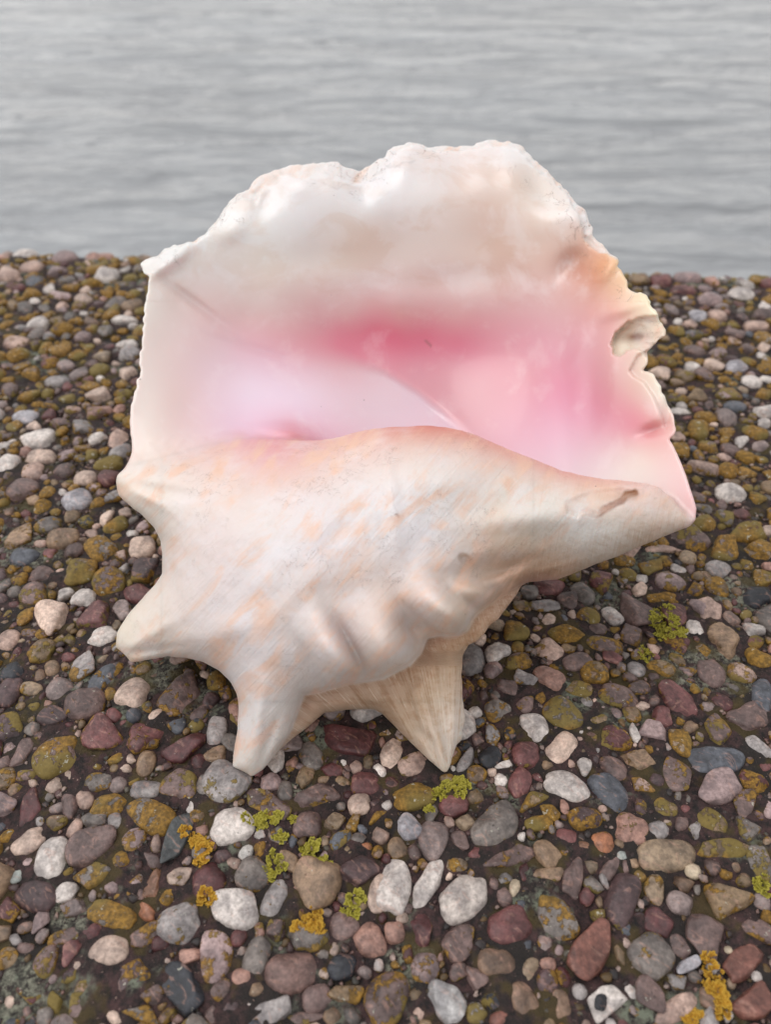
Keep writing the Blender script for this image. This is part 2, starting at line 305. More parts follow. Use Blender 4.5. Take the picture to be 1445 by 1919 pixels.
ROWS[FI] = """245 1295 60 55 0 cream r .25|155 1315 75 50 10 mauve r .3|270 1375 80 55 10 maroonlight a .4|330 1300 90 60 30 mauve a .5|290 1337 28 26 0 cream r 0|188 1190 55 35 0 white r 0|142 935 55 40 20 greylight2 r 0|115 1005 60 35 10 tan2 r .3
200 1085 60 50 20 mauve r .6|150 1068 55 45 0 tan r .7|260 1110 60 35 -20 maroonlight r .1|265 1022 48 38 10 cream r .1|45 1040 50 32 0 bluegrey r .05|75 1075 45 30 0 mauve r .1|155 1115 45 28 0 white r .1|70 822 55 38 0 white a .05|75 855 55 30 0 cream r .1
180 820 30 25 40 white r 0|15 865 38 40 0 white r .05|160 893 42 30 0 cream r .2|225 845 45 30 10 greylight r .3|45 780 46 30 0 greylight2 r 0|108 712 45 25 0 greylight r .2|200 515 42 30 0 white r .1|232 597 46 18 0 white r .05|70 603 40 22 0 white r .1
237 643 42 18 0 white r 0|15 515 42 28 0 cream2 r .1|12 1195 40 35 0 cream2 r .1|75 1215 46 40 0 tan r .6|20 1255 45 35 0 dark r .2|405 1365 55 35 85 greylight r .1|650 1380 110 62 -20 maroon a .1|735 1410 45 38 60 cream r .1|1370 920 52 34 0 white r .05
1345 1095 40 35 0 tan r .6|1380 685 40 25 0 greylight2 r 0|1438 770 44 26 0 white r .05|1275 768 48 18 0 white a .05|1290 520 50 24 0 pinkgrey r .1|1200 522 40 24 0 tan r .3|1310 590 32 26 0 greylight2 r 0|1350 1062 50 30 0 greylight r .1|1420 610 45 25 0 cream2 r .3
30 640 45 25 0 cream2 r .3|180 470 50 30 0 pinkish r .1|45 470 45 28 0 white r .2|120 480 45 25 0 pinkgrey r .2|60 500 40 25 0 cream2 r .1|1390 550 45 25 0 white r .2|1330 560 45 25 0 pinkgrey r .2|40 915 50 40 40 mauve r .3|90 980 45 32 0 grey r .5
110 790 40 22 0 mauve a .5|1380 760 40 25 0 bluegrey r .3|1300 685 28 22 0 white r 0|1240 525 40 22 0 maroonlight r .1|1430 1300 60 40 80 bluegrey r .1|1410 1340 70 50 20 mauve r .2|1330 1140 50 40 0 cream2 r .2"""
PEB = []    # x, y, half_major, half_minor, rotation, colour, kind, lichen, area in the picture
def px_size(py): return F/((H)/(SN-(CY-py)/F*CS))
for (ox, oy, s), txt in ROWS.items():
    for row in txt.replace('\n', '|').split('|'):
        a = row.split(); x, y, wd, ht, an = (float(q) for q in a[:5]); x = ox+x/s; y = oy+y/s; wd /= s; ht /= s
        an = math.radians(an); ca, sa = math.cos(an), math.sin(an)
        c = ground_at(x, y, 0.002); e1 = ground_at(x+ca*wd/2, y-sa*wd/2, 0.002)-c; e2 = ground_at(x-sa*ht/2, y-ca*ht/2, 0.002)-c
        PEB.append((c[0], c[1], 1.10*np.hypot(*e1[:2]), (1.10-0.38*float(smooth(0.22, 0.45, c[1])))*np.hypot(*e2[:2]), math.atan2(e1[1], e1[0]), np.array(PAL[a[5]]), a[6], float(a[7]), wd*ht))
N_HAND = len(PEB)
# fill the rest of the ledge, large stones first
keys = ['white', 'cream', 'cream2', 'mauve', 'mauvelight', 'mauvedark', 'maroon', 'maroonlight', 'grey', 'greylight', 'tan', 'tan2', 'brown2', 'pinkish', 'pinkgrey', 'bluegrey', 'dark', 'sand']
wt = np.array([6, 5, 6, 13, 8, 6, 5, 7, 10, 6, 9, 6, 4, 5, 6, 3, 2, 4], float); wt /= wt.sum()
cell = 0.02; buckets = {}
def put(i, p): buckets.setdefault((int(p[0]//cell), int(p[1]//cell)), []).append(i)
for i, p in enumerate(PEB): put(i, p)
def free(x, y, r, slack):
    bx, by = int(x//cell), int(y//cell)
    for ix in range(bx-2, bx+3):
        for iy in range(by-2, by+3):
            for i in buckets.get((ix, iy), ()):
                p = PEB[i]; dx, dy = x-p[0], y-p[1]; ca, sa = math.cos(p[4]), math.sin(p[4])
                u = (dx*ca+dy*sa)/(p[2]+r*slack); v = (-dx*sa+dy*ca)/(p[3]+r*slack)
                if u*u+v*v < 1: return False
    return True
for r0, tries in ((0.0098, 2500), (0.0078, 6000), (0.0060, 12000), (0.0045, 20000), (0.0033, 26000), (0.0024, 20000), (0.0041, -9000), (0.0030, -12000), (0.0021, -16000)):
    for _ in range(abs(tries)):
        x = rng.uniform(-0.60, 0.60); y = rng.uniform(-0.02, 0.78)
        if tries < 0: x, y = x*0.5, rng.uniform(0.04, 0.30)            # the near ground is packed with small stones
        if y > edge_y(x)-r0*0.5 or abs(x) > 0.30+y*0.45: continue
        rr = r0*rng.uniform(0.85, 1.15)
        if y > 0.30 and (r0 > 0.009 or (r0 > 0.0059 and rng.uniform() < 0.55)): continue
        if crust(x, y) > 0.45 and rng.uniform() < 0.75: continue
        if not free(x, y, rr, 0.70 if tries > 0 else 0.62): continue
        el = rng.uniform(1.0, 1.55); base = np.array(PAL[keys[rng.choice(len(keys), p=wt)]])*rng.uniform(0.85, 1.1)
        far = smooth(0.16, 0.36, y); light = base.mean() > 185
        li = float(np.clip(rng.beta(1.6, 1.7)*(0.78+0.50*far), 0, 1))*(0.25 if light else 1.0)
        D = (H)/(SN-0*CS)
        v = Vector((x, y*CS+H*SN-0, 0)); depth = y*CS+H*SN; sc_px = F/depth; fs = H/math.hypot(y, H)
        PEB.append((x, y, rr*el**0.5, rr/el**0.5, rng.uniform(0, math.pi), np.clip(base, 20, 235), 'a' if rng.uniform() < 0.6 else 'r', li, 4*rr*rr*sc_px*sc_px*fs))
        put(len(PEB)-1, PEB[-1])

def visible(p):
    x, y = p[0], p[1]; depth = y*CS+H*SN
    u = CX+F*x/depth; vpx = CY-F*(y*SN-H*CS)/depth
    if not (-20 < u < 1465 and vpx < 1940): return False
    return not (300 < u < 1130 and 560 < vpx < 1240)          # standing behind the seashell
order = sorted(range(len(PEB)), key=lambda i: (-(visible(PEB[i])), -PEB[i][8]))
single, rest = order[:300], order[300:]
def pose(i, p):
    t = min(p[3]*(0.80 if p[6] == 'r' else 0.70), p[2]*0.7, 0.0075)*(1+0.10*float(smooth(0.2, 0.36, p[1])))
    rs = np.random.default_rng(i+5)
    drop = 0.012*float(smooth(edge_y(p[0])-0.028, edge_y(p[0]), p[1]))**2
    return t, -t*rs.uniform(0.18, 0.46)*(1-0.5*float(smooth(0.2, 0.36, p[1])))-drop, rs.uniform(-0.10, 0.10), rs.uniform(-0.10, 0.10), int(rs.integers(NS)), rs.uniform() < 0.5
SPOT = ground_at(720+845/1.993, 1380+985/1.993, 0.002); SPOTTED = None
for i in single:
    p = PEB[i]; t, z, ax, ay, k, flip = pose(i, p)
    o = bpy.data.objects.new('pebble', PMESH[p[6]][k]); C.objects.link(o); o.parent = LEDGE
    o.location = (p[0], p[1], z); o.rotation_euler = (ax, ay, p[4]+(math.pi if flip else 0)); o.scale = (p[2], p[3], t)
    o.color = tuple(lin(p[5]))+(p[7],)
    if abs(p[0]-SPOT[0]) < 0.004 and abs(p[1]-SPOT[1]) < 0.004 and p[2] > 0.006: SPOTTED = o
if SPOTTED:                                            # the white stone with the black inclusion
    vv = np.array([v.co[:] for v in SPOTTED.data.vertices]); mw = np.array(Matrix.LocRotScale(SPOTTED.location, SPOTTED.rotation_euler, SPOTTED.scale)); wv = vv@mw[:3, :3].T+mw[:3, 3]
    tgt = ground_at(1129, 1874, 0.004); near = np.hypot(wv[:, 0]-tgt[0], wv[:, 1]-tgt[1]) < 0.0015
    lz = wv[near][:, 2].max() if near.any() else 0.004
    so = bpy.data.objects.new('dark_spot', PMESH['r'][3].copy()); C.objects.link(so); so.parent = SPOTTED; so.color = tuple(lin((38, 38, 46)))+(0.0,)
    so.matrix_local = Matrix(mw.tolist()).inverted() @ Matrix.LocRotScale(Vector((tgt[0], tgt[1], lz-0.0003)), None, Vector((0.0022, 0.0026, 0.0008)))
VV, FF, CC = [], [], []; n = 0
for i in rest:
    p = PEB[i]; t, z, ax, ay, k, flip = pose(i, p); small = p[2] < 0.0042
    S, SF = (SH1[p[6]][i % 40], ICO1F) if small else (SH2[p[6]][k], ICO2F)
    V = S*np.array([p[2], p[3], t]); a = p[4]+(math.pi if flip else 0); ca, sa = math.cos(a), math.sin(a)
    V = np.stack([V[:, 0]*ca-V[:, 1]*sa, V[:, 0]*sa+V[:, 1]*ca, V[:, 2]+V[:, 0]*ay+V[:, 1]*ax], -1)+np.array([p[0], p[1], z])
    VV.append(V); FF.append(SF+n); n += len(V); CC.append(np.tile(np.append(lin(p[5]), p[7]), (len(V), 1)))
me = raw_mesh('small_pebbles', np.concatenate(VV), np.concatenate(FF)); attr(me, 'Col', 'FLOAT_COLOR', np.concatenate(CC))
tag(link('small_pebbles', me, PEB_ATT, LEDGE), kind='stuff')

# grit between the stones
VV, FF, CC = [], [], []; n = 0; G = [pebble_shape(ICO1, 'a', 2000+s) for s in range(12)]
ng = 0
while ng < 9000:
    x = rng.uniform(-0.4, 0.4); y = rng.uniform(0.02, 0.45)
    if abs(x) > 0.22+y*0.42 or y > edge_y(x)-0.004: continue
    r = 0.0006+0.0012*rng.uniform()**2
    if not free(x, y, r, 0.5): ng += 0.15; continue
    ng += 1; a = rng.uniform(0, 6.28); ca, sa = math.cos(a), math.sin(a)
    V = G[rng.integers(12)]*np.array([r*1.35, r, r*0.7]); V = np.stack([V[:, 0]*ca-V[:, 1]*sa, V[:, 0]*sa+V[:, 1]*ca, V[:, 2]], -1)+np.array([x, y, rng.uniform(-0.0006, 0.0005)])
    VV.append(V); FF.append(ICO1F+n); n += len(V)
    b = np.array([(92, 66, 64), (74, 56, 54), (60, 48, 46), (130, 104, 98), (170, 150, 142), (110, 86, 50), (90, 84, 74), (48, 40, 40)][rng.integers(8)])*rng.uniform(0.8, 1.15)
    CC.append(np.tile(np.append(lin(b), 0.3), (len(V), 1)))
me = raw_mesh('grit', np.concatenate(VV), np.concatenate(FF)); attr(me, 'Col', 'FLOAT_COLOR', np.concatenate(CC))
tag(link('grit', me, PEB_ATT, LEDGE), kind='stuff')

# ------------------------------------------------------------------ the conch shell
# Outlines and depths are laid down as a modelling chart (chart x, chart y, distance); the solid is then
# polygonised and placed as one continuous surface standing on the ledge.
OUT_LIP = [(249,880),(248,846),(244,812),(242,772),(248,738),(256,709),(263,691),(259,680),(264,635),(266,593),(271,556),(277,527),(279,514),(268,506),(261,491),(268,479),(293,476),(310,462),(325,453),(345,451),(360,446),(379,435),(399,414),
 (416,394),(426,375),(449,358),(466,352),(470,340),(486,325),(503,315),(532,306),(545,303),(565,306),(590,300),(615,298),(634,298),(640,304),(657,309),(671,315),(698,302),(719,286),(725,277),(748,269),(773,261),(792,265),(800,273),(836,269),
 (885,267),(914,259),(948,259),(977,267),(993,279),(1004,296),(1022,313),(1047,336),(1068,356),(1085,379),(1099,387),(1105,406),(1112,421),(1111,437),(1126,448),(1134,456),(1149,473),(1159,481),(1161,493),(1170,506),(1176,522),(1174,536),(1188,541),
 (1203,540),(1211,549),(1224,566),(1234,583),(1238,593),(1247,614),(1249,626),(1236,632),(1222,645),(1213,655),(1217,668),(1215,680),(1207,690),(1226,693),(1232,705),(1242,726),(1253,751),(1263,776),(1269,792),(1268,809),(1257,819),(1267,836),
 (1280,865),(1288,885),(1296,910),(1303,931),(1308,948),(1306,968),(1294,978),(1230,985),(1100,1000),(1000,1040),(800,1060),(500,1040),(330,960),(270,900)]
OUT_BODY = [(217,900),(221,889),(246,882),(300,868),(380,848),(450,828),(520,822),(586,823),(624,819),(657,809),(698,800),(740,796),(802,794),(844,798),(885,808),(927,827),(968,844),(1010,860),(1051,877),(1093,887),(1134,894),(1176,897),(1209,900),
 (1238,908),(1263,931),(1280,952),(1300,972),(1290,984),(1238,1004),(1197,1022),(1155,1039),(1114,1054),(1072,1072),(1047,1081),(1022,1083),(989,1086),(940,1112),(906,1138),(888,1156),(877,1177),(856,1189),(823,1186),(800,1190),(790,1215),
 (769,1240),(719,1266),(657,1276),(600,1290),(566,1296),(556,1330),(540,1372),(512,1412),(491,1438),(470,1452),(449,1440),(433,1434),(437,1403),(445,1361),(446,1324),(445,1299),(433,1274),(408,1251),(379,1235),(345,1228),(312,1226),(275,1233),
 (244,1238),(233,1224),(215,1210),(216,1183),(237,1150),(262,1121),(291,1091),(303,1071),(304,1037),(300,1008),(287,983),(266,961),(242,944),(219,923)]
OUT_UNDER = [(470,1450),(491,1438),(511,1415),(541,1386),(574,1361),(607,1332),(636,1328),(669,1325),(698,1325),(715,1332),(736,1353),(757,1375),(782,1400),(811,1427),(829,1444),(838,1446),(846,1429),(849,1413),(856,1392),(867,1382),(867,1367),
 (872,1350),(871,1334),(867,1301),(865,1259),(867,1222),(881,1201),(906,1186),(919,1168),(948,1139),(970,1110),(981,1091),(920,1060),(820,1080),(700,1140),(560,1240),(490,1310),(462,1400)]
LIP_D = [(247,870,.353),(243,780,.361),(256,700,.370),(266,600,.381),(275,530,.390),(264,490,.396),(330,455,.397),(416,394,.400),(470,345,.402),(532,306,.405),(634,298,.405),(671,315,.404),(725,277,.408),(773,261,.410),(836,269,.410),(914,259,.410),
 (977,267,.408),(1047,336,.398),(1105,406,.385),(1149,473,.372),(1176,522,.362),(1224,566,.349),(1249,626,.342),(1215,680,.345),(1242,726,.339),(1269,792,.331),(1280,865,.325),(1303,931,.318),(1300,970,.318),
 (330,500,.397),(440,410,.397),(560,360,.397),(620,340,.397),(700,365,.396),(800,320,.399),(900,310,.399),(980,325,.397),(1050,400,.385),(450,470,.400),(600,450,.401),(750,450,.403),(900,450,.401),(1020,450,.391),
 (340,560,.398),(400,555,.404),(460,590,.410),(520,540,.405),(600,550,.410),(750,555,.412),(900,550,.409),(1000,540,.399),(1070,530,.386),(600,615,.417),(700,622,.421),(800,630,.421),(900,640,.417),(1000,650,.404),(1060,640,.391),
 (300,640,.383),(350,640,.391),(450,670,.403),(550,690,.407),(650,710,.409),(750,730,.411),(850,750,.411),(950,740,.403),(1000,760,.393),(1100,720,.374),(1150,660,.362),(1200,750,.346),(300,760,.367),
 (350,760,.375),(450,780,.382),(550,780,.387),(650,800,.391),(750,830,.395),(900,830,.394),(1000,850,.379),(1100,830,.362),(1150,860,.350),(1200,860,.340),(300,850,.355),(370,850,.360),(450,850,.366),(550,870,.372),(700,920,.380),
 (900,940,.372),(1050,950,.355),(1200,930,.335),(400,960,.366),(700,1020,.366),(1000,1010,.350)]
BODY_D = [(217,905,.352),(217,1200,.341),(300,1040,.350),(300,880,.352),(400,1240,.335),(470,1452,.3185),(450,1300,.326),(600,1000,.346),(800,1000,.346),(800,796,.340),(700,800,.346),(600,820,.356),(450,840,.360),(1000,860,.335),(1000,1060,.338),
 (1150,900,.326),(1150,1040,.330),(1300,972,.318),(700,1180,.338),(885,1150,.331),(830,1182,.327),(650,1280,.328),(760,1250,.327),(600,1285,.329),(940,1110,.334)]
UNDER_D = [(838,1446,.3185),(866,1300,.338),(866,1225,.350),(760,1340,.338),(760,1280,.347),(700,1325,.343),(600,1330,.339),(480,1440,.3205),(900,1180,.360),(700,1200,.366),(560,1290,.346)]
OUT_FRILL = [(750,1268),(772,1246),(786,1217),(800,1190),(820,1160),(870,1130),(930,1095),(981,1089),(970,1110),(948,1139),(934,1158),(919,1166),(908,1186),(894,1198),(876,1206),(858,1222),(830,1232),(800,1238),(780,1252)]
FRILL_D = [(981,1090,.340),(920,1166,.333),(880,1200,.335),(800,1230,.339),(760,1262,.341),(800,1190,.335),(900,1130,.337)]
# bumps on the body: x, y, radius along, radius across, angle, height in m (towards the viewer)
BODY_B = [(770,1172,28,18,-30,-.0060),(652,1200,70,11,-58,-.0030),(905,1062,60,20,12,-.0065),(1000,965,120,26,8,.004),(820,890,90,46,-8,.003),(735,930,16,90,6,.0016),(560,1100,90,22,52,.0012),(470,1060,90,20,52,-.0012),(640,990,90,20,50,-.0012),
 (420,1180,80,26,20,.0025),(300,915,70,12,-8,-.0025),(270,925,50,10,-30,.0020),(270,1190,60,12,30,.0022),(285,1215,50,9,8,-.0022),(480,1350,60,14,80,.0025),(505,1380,50,9,70,-.0018),(872,1047,13,8,-45,-.0022),(950,1062,60,10,20,-.0030),(1040,1060,60,8,16,.0016)]
# rounded knobs that swell slowly from above and drop away below: x, y, reach below, reach above, half width, direction, height
KNOBS = [(848,1154,36,130,42,-42,.0225),(730,1226,40,150,60,-66,.0215),(640,1246,32,150,42,-56,.0165),(905,1118,30,90,24,-20,.0060)]
def knobs(X, Y):
    o = np.zeros(X.shape)
    for x, y, a1, a2, b, an, h in KNOBS:
        an = math.radians(an); dx, dy = X-x, -(Y-y); u = dx*math.cos(an)+dy*math.sin(an); v = (-dx*math.sin(an)+dy*math.cos(an))/b; u = np.where(u > 0, u/a1, u/a2)
        fu = np.where(u > 0, np.clip(1-u*u, 0, 1)**0.8, np.clip(1-u*u, 0, 1)**2.2); q = h*fu*np.clip(1-v*v, 0, 1)**1.15; d_ = np.abs(o-q); o = np.maximum(o, q)+0.5*np.clip(0.002-d_, 0, 1)**2/0.002*np.minimum(1, np.minimum(o, q)/0.002)
    return blur(o, 6)
LIP_B = [(545,808,50,14,-8,.007),(500,835,60,18,8,.004),(1075,490,40,26,45,-.006),(1140,500,36,14,60,.004),(1165,575,40,14,20,.003),
 (1065,800,26,110,4,-.0014),(1090,640,40,14,60,.002),(1110,750,90,24,82,-.0018),(1150,690,26,60,0,.003),(676,345,22,36,20,-.0032),(760,300,22,40,-12,.0025),(860,310,40,40,0,-.002),(960,310,26,50,20,.003),(1010,350,18,50,30,-.002),(1080,400,16,30,35,.003),
 (560,340,30,24,0,.002),(500,370,20,40,-30,-.002),(430,430,30,20,20,.002),(310,490,46,13,35,.005),(360,560,90,10,-36,-.003),(1255,770,14,26,0,-.003),(1230,800,30,12,20,-.005),(480,650,90,9,-16,-.0012),(600,480,90,30,0,-.0015),(850,520,120,26,4,-.0015)]

def tps(pts, X, Y, lam=2e-3):
    p = np.array(pts, float); n = len(p); s = 300.0
    def U(r2): return np.where(r2 > 1e-9, 0.5*r2*np.log(np.maximum(r2, 1e-9)), 0)
    q = p[:, :2]/s; K = U(((q[:, None]-q[None])**2).sum(-1))+lam*np.eye(n); Pm = np.c_[np.ones(n), q]
    A = np.block([[K, Pm], [Pm.T, np.zeros((3, 3))]]); wv = np.linalg.solve(A, np.r_[p[:, 2], 0, 0, 0])
    out = wv[n]+wv[n+1]*X/s+wv[n+2]*Y/s
    for i in range(n): out = out+wv[i]*U((X/s-q[i, 0])**2+(Y/s-q[i, 1])**2)
    return out

def poly_sdf(poly, X, Y):
    p = np.array(poly, float); d = np.full(X.shape, 1e9); inside = np.zeros(X.shape, bool)
    for i in range(len(p)):
        a, b = p[i], p[(i+1) % len(p)]; e = b-a; wx, wy = X-a[0], Y-a[1]
        t = np.clip((wx*e[0]+wy*e[1])/(e@e), 0, 1); d = np.minimum(d, (wx-t*e[0])**2+(wy-t*e[1])**2)
        if a[1] != b[1]: inside ^= ((a[1] > Y) != (b[1] > Y)) & (X < (b[0]-a[0])*(Y-a[1])/(b[1]-a[1])+a[0])
    return np.where(inside, -1, 1)*np.sqrt(d)

def bumps(lst, X, Y):
    o = np.zeros(X.shape)
    for x, y, a, b, an, h in lst:
        an = math.radians(an); dx, dy = X-x, -(Y-y); u = (dx*math.cos(an)+dy*math.sin(an))/a; v = (-dx*math.sin(an)+dy*math.cos(an))/b
        o += h*np.exp(-(u*u+v*v))
    return o

def line_dist(pts, x, y):
    d = np.full(x.shape, 1e9)
    for (ax, ay), (bx, by) in zip(pts[:-1], pts[1:]):
        ex, ey = bx-ax, by-ay; t = np.clip(((x-ax)*ex+(y-ay)*ey)/(ex*ex+ey*ey), 0, 1); d = np.minimum(d, (x-ax-t*ex)**2+(y-ay-t*ey)**2)
    return np.sqrt(d)
GROOVE = [(1084,978),(1084,966),(1092,956),(1104,954),(1118,960),(1126,958),(1136,948),(1152,940),(1168,932),(1176,922),(1192,918)]
FLOOR = [(250,490),(280,520),(360,562),(450,603),(560,645),(650,670),(720,694),(780,730),(830,770),(885,820),(905,920),(230,920),(230,500)]
def floor_mask(x, y): return smooth(1, -1, poly_sdf(FLOOR, x, y)/(11+45*smooth(740, 480, x)))

def poisson(dist, step, c=2.6, its=None):
    """inflate an outline: solves lap h = -c inside; h in chart units squared"""
    inside = dist < 0
    if its is None and min(dist.shape) > 60:                       # start from a coarser solution
        hc = poisson(dist[::3, ::3], step*3, c, 260); i = np.arange(dist.shape[0])/3; j = np.arange(dist.shape[1])/3
        a0 = np.minimum(i.astype(int), hc.shape[0]-2); b0 = np.minimum(j.astype(int), hc.shape[1]-2); u = np.clip(i-a0, 0, 1)[:, None]; v = np.clip(j-b0, 0, 1)[None]
        h = (hc[a0][:, b0]*(1-u)+hc[a0+1][:, b0]*u)*(1-v)+(hc[a0][:, b0+1]*(1-u)+hc[a0+1][:, b0+1]*u)*v; h = np.where(inside, h, 0); its = 90
    else: h = np.where(inside, np.minimum(-dist, 120)*60.0, 0.0)
    fr = np.clip(-dist/step, 0, 1)                     # soft boundary for sub-cell accuracy
    I, J = np.indices(h.shape); red = ((I+J) % 2 == 0)
    om = 1.93 if its > 100 else 1.7
    for it in range(its):
        for m in (red, ~red):
            nb = np.zeros_like(h); nb[1:-1, 1:-1] = 0.25*(h[:-2, 1:-1]+h[2:, 1:-1]+h[1:-1, :-2]+h[1:-1, 2:]+c*step*step)
            new = h+om*(nb-h); h = np.where(m & inside, np.maximum(new, 0), h)
    return h

def blur(a, n=1):
    for _ in range(n):
        p = np.pad(a, 1, mode='edge'); a = (p[:-2, 1:-1]+p[2:, 1:-1]+p[1:-1, :-2]+p[1:-1, 2:]+4*p[1:-1, 1:-1])/8
    return a

def surface_nets(f):
    nx, ny, nz = f.shape; s = f < 0
    c = s[:-1, :-1, :-1].astype(np.int8)
    for dx, dy, dz in ((1,0,0),(0,1,0),(0,0,1),(1,1,0),(1,0,1),(0,1,1),(1,1,1)): c = c+s[dx:nx-1+dx, dy:ny-1+dy, dz:nz-1+dz]
    idx = np.argwhere((c > 0) & (c < 8)); vid = np.full((nx-1, ny-1, nz-1), -1, np.int32); vid[idx[:, 0], idx[:, 1], idx[:, 2]] = np.arange(len(idx))
    corner = [(i, j, k) for i in (0, 1) for j in (0, 1) for k in (0, 1)]; acc = np.zeros((len(idx), 3)); cnt = np.zeros(len(idx))
    vals = {q: f[idx[:, 0]+q[0], idx[:, 1]+q[1], idx[:, 2]+q[2]] for q in corner}
    for a in corner:
        for ax in range(3):
            if a[ax]: continue
            b = list(a); b[ax] = 1; b = tuple(b); va, vb = vals[a], vals[b]; m = (va < 0) != (vb < 0)
            t = np.where(m, va/np.where(va == vb, 1, va-vb), 0); pt = np.tile(np.array(a, float), (len(idx), 1)); pt[:, ax] += t
            acc += pt*m[:, None]; cnt += m
    V = idx+acc/cnt[:, None]; Q = []
    for ax in range(3):
        u, v = [(1, 2), (2, 0), (0, 1)][ax]
        sl0 = [slice(None)]*3; sl1 = [slice(None)]*3; sl0[ax] = slice(0, -1); sl1[ax] = slice(1, None)
        e = np.argwhere(s[tuple(sl0)] != s[tuple(sl1)]); e = e[(e[:, u] > 0) & (e[:, v] > 0) & (e[:, u] < f.shape[u]-1) & (e[:, v] < f.shape[v]-1)]
        flip = s[e[:, 0], e[:, 1], e[:, 2]]
        def g(du, dv):
            q = e.copy(); q[:, u] += du; q[:, v] += dv; return vid[q[:, 0], q[:, 1], q[:, 2]]
        q4 = np.stack([g(-1, -1), g(0, -1), g(0, 0), g(-1, 0)], -1); q4[~flip] = q4[~flip][:, ::-1]; Q.append(q4)
    return V, np.concatenate(Q)

STEP, DZ = 2.8, 0.00075
gx = np.arange(196, 1330, STEP); gy = np.arange(238, 1472, STEP); gz = np.arange(0.278, 0.438, DZ)
X, Y = np.meshgrid(gx, gy, indexing='ij'); MPP = 0.345/F            # metres per chart unit at the shell
def grad2(a): gx_, gy_ = np.gradient(a, STEP*MPP); return np.hypot(gx_, gy_)

# lip: a curved sheet
rough_edge = 5.0*fbm(X/22+9, Y/22+9, 71, 2)+4.0*fbm(X/9+9, Y/9+9, 73, 1)
d_lip = poly_sdf(OUT_LIP, X, Y)+rough_edge*smooth(900, 700, Y)*0.6
DL = tps(LIP_D, X, Y)-bumps(LIP_B, X, Y)
band = 26*smooth(420, 480, X)*smooth(800, 700, X)+10*smooth(780, 820, X)*smooth(1060, 1000, X)+14*smooth(1060, 1090, X)*(Y < 470)+3
band = band*(1+0.45*fbm(X/40+3, Y/40+3, 75, 3))
chip = smooth(1.0, 0.72, -d_lip/np.maximum(band, 1))*(Y < 480)
DL = DL+0.0034*chip*(1+0.35*fbm(X/14, Y/14, 77, 2))
# broken notch on the right edge: the inner layer has come away
nd = poly_sdf([(1252,575),(1236,588),(1205,588),(1178,598),(1156,618),(1147,640),(1150,658),(1163,664),(1176,652),(1198,648),(1212,664),(1250,650),(1262,610)], X, Y)
nd = nd+2.5*fbm(X/9, Y/9, 78, 2); notch = smooth(2, -3, nd); DL = DL+notch*(0.0066*(0.5+0.5*smooth(1250, 1165, X))+0.0012*fbm(X/30, Y/8, 79, 2))
ridge2 = poly_sdf([(1196,660),(1180,690),(1190,702),(1208,712),(1226,738),(1240,770),(1248,800),(1290,800),(1260,700),(1215,650)], X, Y)
DL = DL+0.0022*smooth(2, -4, ridge2)
DL = DL+0.0036*floor_mask(X, Y)*smooth(560, 720, X)*smooth(830, 760, Y+0*X)
gL = np.clip(np.sqrt(1+grad2(blur(DL, 3))**2), 1, 3.2)
tL = 0.0040+0.0018*smooth(500, 350, Y)+0.0012*smooth(1000, 1200, X)+0.004*smooth(700, 900, Y)
# body and underside: inflated outlines
d_body = poly_sdf(OUT_BODY, X, Y)+0.8*fbm(X/16, Y/16, 81, 2); d_und = poly_sdf(OUT_UNDER, X, Y)+0.8*fbm(X/16, Y/16, 83, 2)
def infl(d, k):
    h = poisson(d, STEP)*MPP*MPP*k
    h = np.where(d < 0, h, -0.045*d*MPP); return blur(h, 2)
hB, hU = infl(d_body, 0.95), infl(d_und, 1.0)
mB = tps(BODY_D, X, Y)-bumps(BODY_B, X, Y)*smooth(0, -14, d_body)-knobs(X, Y)*smooth(0, -6, d_body)-0.0009*fbm(X/60, Y/60, 85, 3)
lid = poly_sdf([(1084,966),(1092,956),(1104,954),(1118,960),(1136,948),(1152,940),(1176,924),(1196,916),(1170,908),(1110,915),(1060,935),(1064,958)], X, Y); mB = mB+0.0024*smooth(3, -5, lid)*smooth(-60, -6, -line_dist(GROOVE, X, Y))
mU = tps(UNDER_D, X, Y); d_fr = poly_sdf(OUT_FRILL, X, Y)+0.8*fbm(X/16, Y/16, 84, 2); hF = infl(d_fr, 0.9); mF = tps(FRILL_D, X, Y)-0.0022*np.exp(-((X-905)/20)**2)+0.002*np.exp(-((X-870)/16)**2)
fan = np.arctan2(X-850, 1520-Y); mU = mU-(0.0013*np.sin(fan*20+2.2*fbm(X/50, Y/50, 88, 2))+0.0006*fbm(fan*30+40, Y/90, 89, 2))*smooth(0, -20, d_und)

f32 = np.float32; GZ = gz.astype(f32)[None, None]
def solid(h, m, back):
    out = np.full((len(gx), len(gy), len(gz)), 0.06, f32); on = np.argwhere(h > -0.0012); (x0, y0), (x1, y1) = on.min(0), on.max(0)+1; sl = (slice(x0, x1), slice(y0, y1))
    z = GZ-m[sl].astype(f32)[..., None]; k2 = np.where(z > 0, f32(back*back), f32(1))*z
    q = k2*z-h[sl].astype(f32)[..., None]; gr = 2*np.sqrt(k2*k2*(1+np.clip(grad2(blur(m, 2)), 0, 1.5)[sl]**2).astype(f32)[..., None]+((grad2(h)[sl]/2)**2).astype(f32)[..., None])
    out[sl] = np.clip(q/(gr+f32(0.004)), -0.04, 0.06); return out
def smin(a, b, k):
    hh = np.clip(0.5+0.5*(b-a)/k, 0, 1); return (b*(1-hh)+a*hh-k*hh*(1-hh)).astype(np.float32)
DLf, gLf, tLf = (q_.astype(f32)[..., None] for q_ in (DL, gL, tL)); z = GZ-DLf
ds = np.abs(z/gLf-tLf/2)-tLf/2; r = f32(0.0008)
a = (d_lip*MPP).astype(f32)[..., None]+r; b = ds+r
